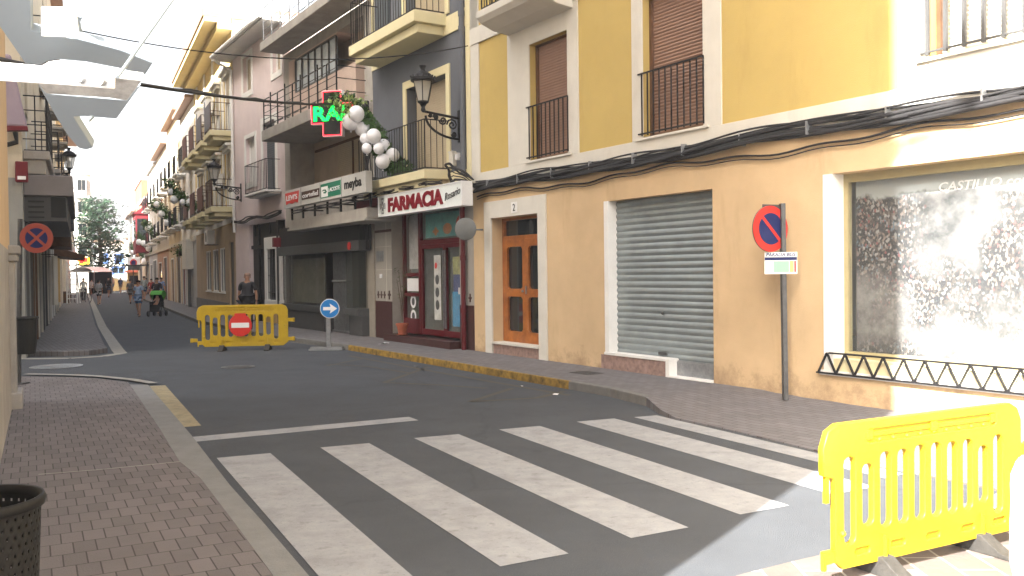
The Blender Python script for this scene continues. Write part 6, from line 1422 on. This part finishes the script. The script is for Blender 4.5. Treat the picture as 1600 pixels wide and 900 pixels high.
# bicycle under the cyclist
c = gp(131, 475); r_ = thing('bicycle', at_rot((c.x, c.y-.1, 0), R(80)), 'dark bicycle ridden at the kerb beside the white stepladder', 'bicycle')
for x in (-.5, .5):
    m = MB(); m.tube([(.32*math.cos(a), 0, .32*math.sin(a)) for a in [i*PI/10 for i in range(21)]], .02, 6, cap=False)
    for i in range(8): m.bar((0, 0, 0), (.31*math.cos(i*PI/4), 0, .31*math.sin(i*PI/4)), .006)
    o = m.build('wheel', K['black'], r_); o.data.transform(Matrix.Translation((x, 0, .33)))
m = MB(); m.tube([(-.5, 0, .33), (-.15, 0, .35), (.38, 0, .72), (-.22, 0, .75), (-.15, 0, .35)], .018, 6); m.tube([(.5, 0, .33), (.38, 0, .9)], .018, 6); m.tube([(-.22, 0, .75), (-.25, 0, .88)], .018, 6); m.build('frame', K['darkgrey'], r_)
m = MB(); m.tube([(.34, -.25, .98), (.38, 0, .93), (.34, .25, .98)], .015, 6); m.build('handlebar', K['black'], r_); m = MB(); m.box(-.36, -.14, -.07, .07, .87, .92); m.build('saddle', K['black'], r_, bevel=.02)
# stepladder, barrel planter, neon sign
c = gp(112, 474, .11); r_ = thing('stepladder', at_rot((c.x, c.y, .11), .2), 'tall white stepladder with many rungs standing on the left pavement', 'ladder'); w_ = 24*c.y/1400/2; h_ = 64*c.y/1400
m = MB()
for x in (-w_*.55, w_*.7): m.bar((x, 0, 0), (x*.9, 0, h_), .07); m.bar((x, .6, 0), (x*.9, .05, h_*.9), .05)
m.build('rails', K['signwhite'], r_); m = MB()
for i in range(8): m.box(-w_*.55, w_*.7, -.03, .05, .25+i*h_/8.6, .31+i*h_/8.6)
m.build('rungs', K['signwhite'], r_)
c = gp(103, 473, .11); r_ = thing('barrel', (c.x, c.y, .11), 'brown wooden barrel on the left pavement at the foot of the stepladder', 'barrel'); br_ = 8*c.y/1400
m = MB(); m.lathe([(br_*.86, 0), (br_*.97, br_*.7), (br_, br_*1.1), (br_*.97, br_*1.5), (br_*.86, br_*2.2), (.001, br_*2.2)], 16); m.build('staves', K['brownwood'], r_); m = MB()
for z in (.3, 1.9): m.lathe([(br_*.94, br_*z-.02), (br_*.95, br_*z+.04)], 16)
m.build('hoops', K['darkgrey'], r_)
c = at(129, 407, 62); r_ = thing('lit_shop_sign', (c.x, c.y, c.z), 'small glowing red and yellow shop sign hanging above the stepladder', 'sign')
m = MB(); m.lathe([(.001, -.05), (.30, -.05), (.30, .05), (.001, .05)], 20, (0, 0, 0), 'Y'); m.box(.3, .45, -.03, .03, -.25, .2); m.build('yellow_panel', mat('lit_yellow', (1, .55, .03), .5, 0, emit=1.0), r_)
m = MB(); m.box(-.02, .38, -.08, -.055, -.12, .18); m.box(-.2, .1, -.08, -.055, -.22, -.02); m.build('red_panel', mat('lit_red', (1, .03, .02), .5, 0, emit=1.0), r_); m = MB(); m.bar((-.9, 0, .2), (0, 0, .2), .04); m.build('bracket', K['iron'], r_)
c = at(218, 375, 85); r_ = thing('lit_shop_sign', (c.x, c.y, c.z), 'small red and yellow lit sign under the red bay on the right', 'sign')
m = MB(); m.box(-.35, .35, -.05, .05, -.25, .25); m.build('yellow_panel', bpy.data.materials['lit_yellow'], r_); m = MB(); m.box(-.2, .2, -.07, -.052, -.12, .12); m.build('red_panel', bpy.data.materials['lit_red'], r_)
# far no-parking sign, triple street lamp
c = gp(209, 462); r_ = thing('no_parking_sign', (c.x, c.y, 0), 'square white plate with a small no parking disc on a post far down the street', 'sign'); sc = at(209, 412, c.y); k = c.y/1400
m = MB(); m.bar((0, 0, 0), (0, 0, sc.z), .07); m.build('post', K['post'], r_); m = MB(); m.box(-10*k+sc.x-c.x, 10*k+sc.x-c.x, -.05, -.03, sc.z-10*k, sc.z+10*k); m.build('plate', K['signwhite'], r_, bevel=.02)
Mf = facing((sc.x-c.x, -.06, sc.z+1.5*k), 0); disc('disc', 5.5*k, K['signred'], 0, r_, Mf); disc('blue_field', 3.6*k, K['signblue'], .006, r_, Mf)
c = at(170, 434, 92); r_ = thing('street_lamp', (c.x, c.y, 0), 'black lamp post with three lanterns at the end of the street', 'street lamp')
m = MB(); m.tube([(0, 0, 0), (0, 0, .5), (0, 0, 3.0)], [.1, .06, .05], 8); m.tube([(-.8, 0, 3.0), (-.5, 0, 2.8), (.5, 0, 2.8), (.8, 0, 3.0)], .03, 6); m.build('post', K['iron'], r_)
for x, z in ((-.8, 3.0), (.8, 3.0), (0, 3.3)):
    m = MB(); m.lathe([(.07, 0), (.14, .3), (.16, .32), (.001, .45)], 8, (x, 0, z)); m.build('lantern', K['darkgrey'], r_)
m = MB(); m.tube([(0, 0, 3), (0, 0, 3.3)], .03, 6); m.build('stem', K['iron'], r_)
# cars at the far end
def car(label, px, Y, yaw, paint, w_=1.7, L_=3.9, hh_=1.42):
    c = at(px, 434, Y); r_ = thing('parked_car', at_rot((c.x, c.y, 0), yaw), label, 'car', None)
    prof = [(-L_/2, .35), (-L_/2, .75), (-L_/2+.1, .9), (-L_*.36, .95), (-L_*.26, hh_-.05), (-L_*.2, hh_), (L_*.12, hh_), (L_*.24, .98), (L_*.45, .86), (L_/2, .7), (L_/2, .35)]
    m = MB(); m.slab([(x, -w_/2, z) for x, z in prof], (0, w_, 0)); m.build('body', paint, r_, bevel=.08)
    m = MB(); m.slab([(-L_*.345, -w_/2+.12, .96), (-L_*.27, -w_/2+.16, hh_-.1), (-L_*.275, w_/2-.16, hh_-.1), (-L_*.35, w_/2-.12, .96)], (-.03, 0, 0)); m.build('rear_window', K['glass'], r_)
    m = MB(); m.slab([(-L_*.3, -w_/2-.006, .97), (-L_*.22, -w_/2-.006, hh_-.1), (L_*.1, -w_/2-.006, hh_-.1), (L_*.2, -w_/2-.006, .97)], (0, -.005, 0)); m.build('side_window', K['glass'], r_)
    m = MB(); m.slab([(-L_*.3, w_/2+.006, .97), (-L_*.22, w_/2+.006, hh_-.1), (L_*.1, w_/2+.006, hh_-.1), (L_*.2, w_/2+.006, .97)], (0, .005, 0)); m.build('side_window', K['glass'], r_)
    for x in (-L_*.31, L_*.31):
        for y in (-w_/2+.08, w_/2-.08): m = MB(); m.lathe([(.001, -.1), (.30, -.1), (.30, .1), (.001, .1)], 18, (x, y, .30), 'Y'); m.build('wheel', K['black'], r_)
    for y in (-w_/2+.2, w_/2-.2): m = MB(); m.box(-L_/2-.02, -L_/2+.03, y-.12, y+.12, .68, .86); m.build('tail_lamp', K['signred'], r_)
    m = MB(); m.box(-L_/2-.03, -L_/2+.02, -.26, .26, .48, .6); m.build('number_plate', K['signwhite'], r_)
car('dark red car seen from behind at the end of the street', 171, 112, R(100), mat('dark_red_car_paint', (.25, .015, .02), .25, .03, spec=.6))
car('white car at the end of the street beside the kiosk', 209, 112, R(100), mat('white_car_paint', (.7, .7, .7), .25, .03, spec=.6))
# ------------------------------------------------------------ left facade items
c = WL.at(.02, -.35, 3.75) if 0 else None
M_ = WL.M @ Matrix.Translation((.06, -.02, 3.60)); r_ = thing('alarm_box', M_, 'small red alarm box on the grey corner of the house with the canopy', 'alarm box')
m = MB(); m.box(0, .12, -.1, .13, 0, .42); m.build('case', K['red'], r_, bevel=.02); m = MB(); m.box(.12, .13, -.06, .09, .05, .12); m.build('lamp', K['signwhite'], r_)
# folded mauve awning
r_ = thing('folded_awning', WL.at(.1, -.20, 4.55), 'folded mauve awning cloth with a red hem hanging at the left corner', 'awning')
m = MB(); m.slab([(.0, -.28, .15), (.0, .32, .15), (.0, .05, 1.6), (.0, -.28, 1.6)], (.18, 0, 0)); m.build('cloth', mat('mauve_canvas', (.36, .29, .34), .9, .08, 4), r_, bevel=.05)
m = MB(); m.slab([(-.01, -.29, .05), (-.01, .33, .09), (-.01, .32, .17), (-.01, -.29, .15)], (.2, 0, 0)); m.build('hem', K['red'], r_)
m = MB(); m.tube([(.1, .1, .05), (.1, .12, -.15), (.1, -.3, -.3)], .05, 6); m.build('arm', K['black'], r_)
# hanging clothes before the left shops
for i_, (u, mt, lab) in enumerate(((-7.0, 'cream', 'long cream garment hanging before the first shop on the left'), (-10.0, 'ochre', 'ochre cloth hanging beside the shop door on the left'))):
    r_ = thing('hanging_garment', WL.at(u, .35, .9), lab, 'garment'); m = MB(); n_ = 10
    m.slab([(x*.05, .05*math.sin(x*1.3), 0) for x in range(-5, 6)]+[(x*.03, .05*math.sin(x*1.3)+.06, 0) for x in range(5, -6, -1)], (0, 0, 1.35)); m.build('cloth', K[mt], r_); m = MB(); m.bar((0, -.3, 1.4), (0, .1, 1.4), .02); m.build('rail', K['iron'], r_)
# litter
for x, y, z, lab in ((600, 538, .11, 'crumpled white paper on the pavement before the pharmacy'), (650, 574, 0, 'small white scrap in the gutter below the yellow kerb'), (815, 604, 0, 'white scrap in the gutter near the middle of the yellow kerb'), (868, 617, 0, 'small white scrap on the road near the end of the yellow kerb')):
    c = gp(x, y, z); r_ = thing('paper_scrap', (c.x, c.y, z), lab, 'litter', None); m = MB(); rnd = random.Random(x); s_ = .12 if z else .05
    m.add([(rnd.uniform(-1, 1)*s_, rnd.uniform(-1, 1)*s_, rnd.uniform(.004, .5*s_)) for k in range(6)], [(0, 1, 2), (2, 1, 3), (3, 4, 2), (4, 5, 3)]); m.build('paper', K['signwhite'], r_)
# meter cabinet on the far right pavement
r_ = thing('meter_cabinet', WE.at(14.8, 0, 2.0), 'pale electrical cabinet fixed high on the wall above two grey pipes', 'cabinet')
m = MB(); m.box(-1.0, 1.0, .0, .35, .0, 1.5); m.build('case', K['cream'], r_, bevel=.03); m = MB(); m.bar((-.6, .15, -1.9), (-.6, .15, 0), .12); m.bar((-.2, .15, -1.9), (-.2, .15, 0), .12); m.build('pipes', K['post'], r_)
r_ = thing('hanging_planter', WE.at(17.6, .0, 2.75), 'green leafy plant in a wall planter beside the red doorway', 'plant'); m = MB(); m.box(-.3, .3, .02, .35, 0, .25); m.build('box', K['black'], r_); m = MB(); rnd = random.Random(3)
for k in range(260):
    p = Vector((rnd.gauss(0, .35), .25+rnd.gauss(0, .18), .25+rnd.gauss(0, .13))); d = Vector((rnd.gauss(0, 1), rnd.gauss(0, 1), rnd.gauss(0, 1))).normalized()*.09; q = d.cross(Vector((0, 0, 1))).normalized()*.04; m.add([p-d, p+q, p+d, p-q], [(0, 1, 2, 3)])
m.build('leaves', K['foliage'], r_, recalc=False)
# ------------------------------------------------------------ sheet metal bracket close to the camera, top left
greym = mat('grey_blue_sheet_metal', (.20, .235, .265), .5, .05, 3); whitem = mat('white_enamel', (.8, .8, .8), .4, .03, 3)
D0 = 1.75; dn = Vector((0, -math.cos(R(62)), -math.sin(R(62))))
root = thing('sign_bracket', tuple(at(60, 120, D0)), 'grey sheet metal arm with a bolted white bar overhead at the top left', 'sign bracket')
Pb = at(60, 120, D0)
def onpl(px, py, p0=Pb, n_=dn):
    d = ray(px, py); t_ = (p0-EYE).dot(n_)/d.dot(n_); return EYE+d*t_
def zz_(pts): return [(x*.2668, y*.2668) for x, y in pts]
def plate3(name, pts, mt, p0=Pb, n_=dn, th=.02):
    m = MB(); m.slab([onpl(x, y, p0, n_) for x, y in zz_(pts)], -n_*th); o = m.build(name, mt, root, Matrix.Identity(4), bevel=.002); return o
plate3('upper_panel', [(-90, -60), (178, -60), (180, 180), (235, 192), (240, 212), (350, 214), (490, 238), (700, 292), (895, 370), (850, 440), (700, 400), (500, 362), (350, 348), (280, 360), (240, 382), (150, 376), (70, 260), (0, 160), (-90, 40)], greym)
plate3('lower_panel', [(225, 500), (270, 548), (740, 588), (798, 515), (822, 505), (745, 610), (683, 697), (500, 682), (432, 686), (545, 866), (505, 878), (460, 868), (400, 800), (330, 690)], greym)
fn_ = Vector((0, -1, -.12)).normalized(); Pf = at(60, 120, 1.60)
plate3('channel', [(212, 482), (645, 510), (650, 452), (832, 472), (800, 517), (742, 592), (640, 575), (270, 550)], mat('weathered_zinc', (.30, .30, .29), .6, .35, 30, .2, 60, stain=.4), Pf, Vector((0, -.5, -.87)).normalized())
plate3('bar', [(-90, 355), (250, 385), (350, 395), (648, 452), (645, 516), (300, 490), (-90, 465)], whitem, at(60, 120, 1.50), fn_)
plate3('cover_plate', [(235, 38), (400, 40), (435, 60), (455, 216), (350, 213), (240, 210)], whitem, at(60, 120, 1.62), fn_, .01)
plate3('fin', [(435, 90), (482, 107), (466, 140), (470, 180), (489, 224), (460, 214), (453, 150)], greym, at(120, 40, 1.66), dn, .01)
plate3('flange', [(242, 384), (282, 362), (350, 350), (500, 364), (700, 402), (848, 441), (830, 470), (650, 452), (350, 395)], whitem, at(60, 120, 1.66), fn_, .01)
m = MB()
for x, y in ((478, 465), (600, 478)):
    p = at(x*.2668, y*.2668, 1.50); m.add([tuple(p+Vector((a*.008, -.012 if q else 0, b2*.008))) for q in (0, 1) for a, b2 in ((1, 0), (.5, .87), (-.5, .87), (-1, 0), (-.5, -.87), (.5, -.87))], [tuple(range(6)), tuple(range(6, 12))]+[(i, (i+1) % 6, 6+(i+1) % 6, 6+i) for i in range(6)])
m.build('bolts', K['galv'], root, Matrix.Identity(4))
m = MB(); a, b_ = at(688*.2668, 452*.2668, 1.55), at(1030*.2668, -30*.2668, 1.75); m.tube([a, b_], .003, 8); m.build('rod', greym, root, Matrix.Identity(4)); m = MB(); a, b_ = at(540*.2668, 685*.2668, 1.8), at(512*.2668, 712*.2668, 1.75); m.tube([a, b_], .004, 8); m.build('pin', greym, root, Matrix.Identity(4))
# pale plastic road block at the right edge
c = gp(1696, 965, .0); r_ = thing('road_block', at_rot((c.x, c.y, .02), ang2), 'pale yellow and white rounded plastic road block at the bottom right edge', 'road block')
m = MB(); m.slab([(-.30, -.25, 0), (-.30, -.25, .25), (-.27, -.2, .45), (-.18, -.12, .62), (-.05, -.08, .70), (.5, -.08, .70), (.5, -.25, 0)], (0, .4, 0)); m.build('body', mat('pale_yellow_plastic', (.72, .70, .52), .4, .12, 3), r_, bevel=.05)
m = MB(); m.box(-.1, .3, -.262, -.251, .2, .35); m.build('recess', K['galv'], r_)

# haze: far roofs and the tower pale into the bright air
hm = bpy.data.materials.new('haze'); hm.use_nodes = True; t = hm.node_tree
for n_ in list(t.nodes):
    if n_.type == 'BSDF_PRINCIPLED': t.nodes.remove(n_)
v = t.nodes.new('ShaderNodeVolumePrincipled'); v.inputs['Density'].default_value = .0011; v.inputs['Color'].default_value = (.95, .96, 1, 1); v.inputs['Anisotropy'].default_value = 0.0
t.links.new(v.outputs[0], [n_ for n_ in t.nodes if n_.type == 'OUTPUT_MATERIAL'][0].inputs['Volume'])
m = MB(); m.box(-310, 310, -70, 510, -1, 62); tag(m.build('haze', hm), kind='stuff')
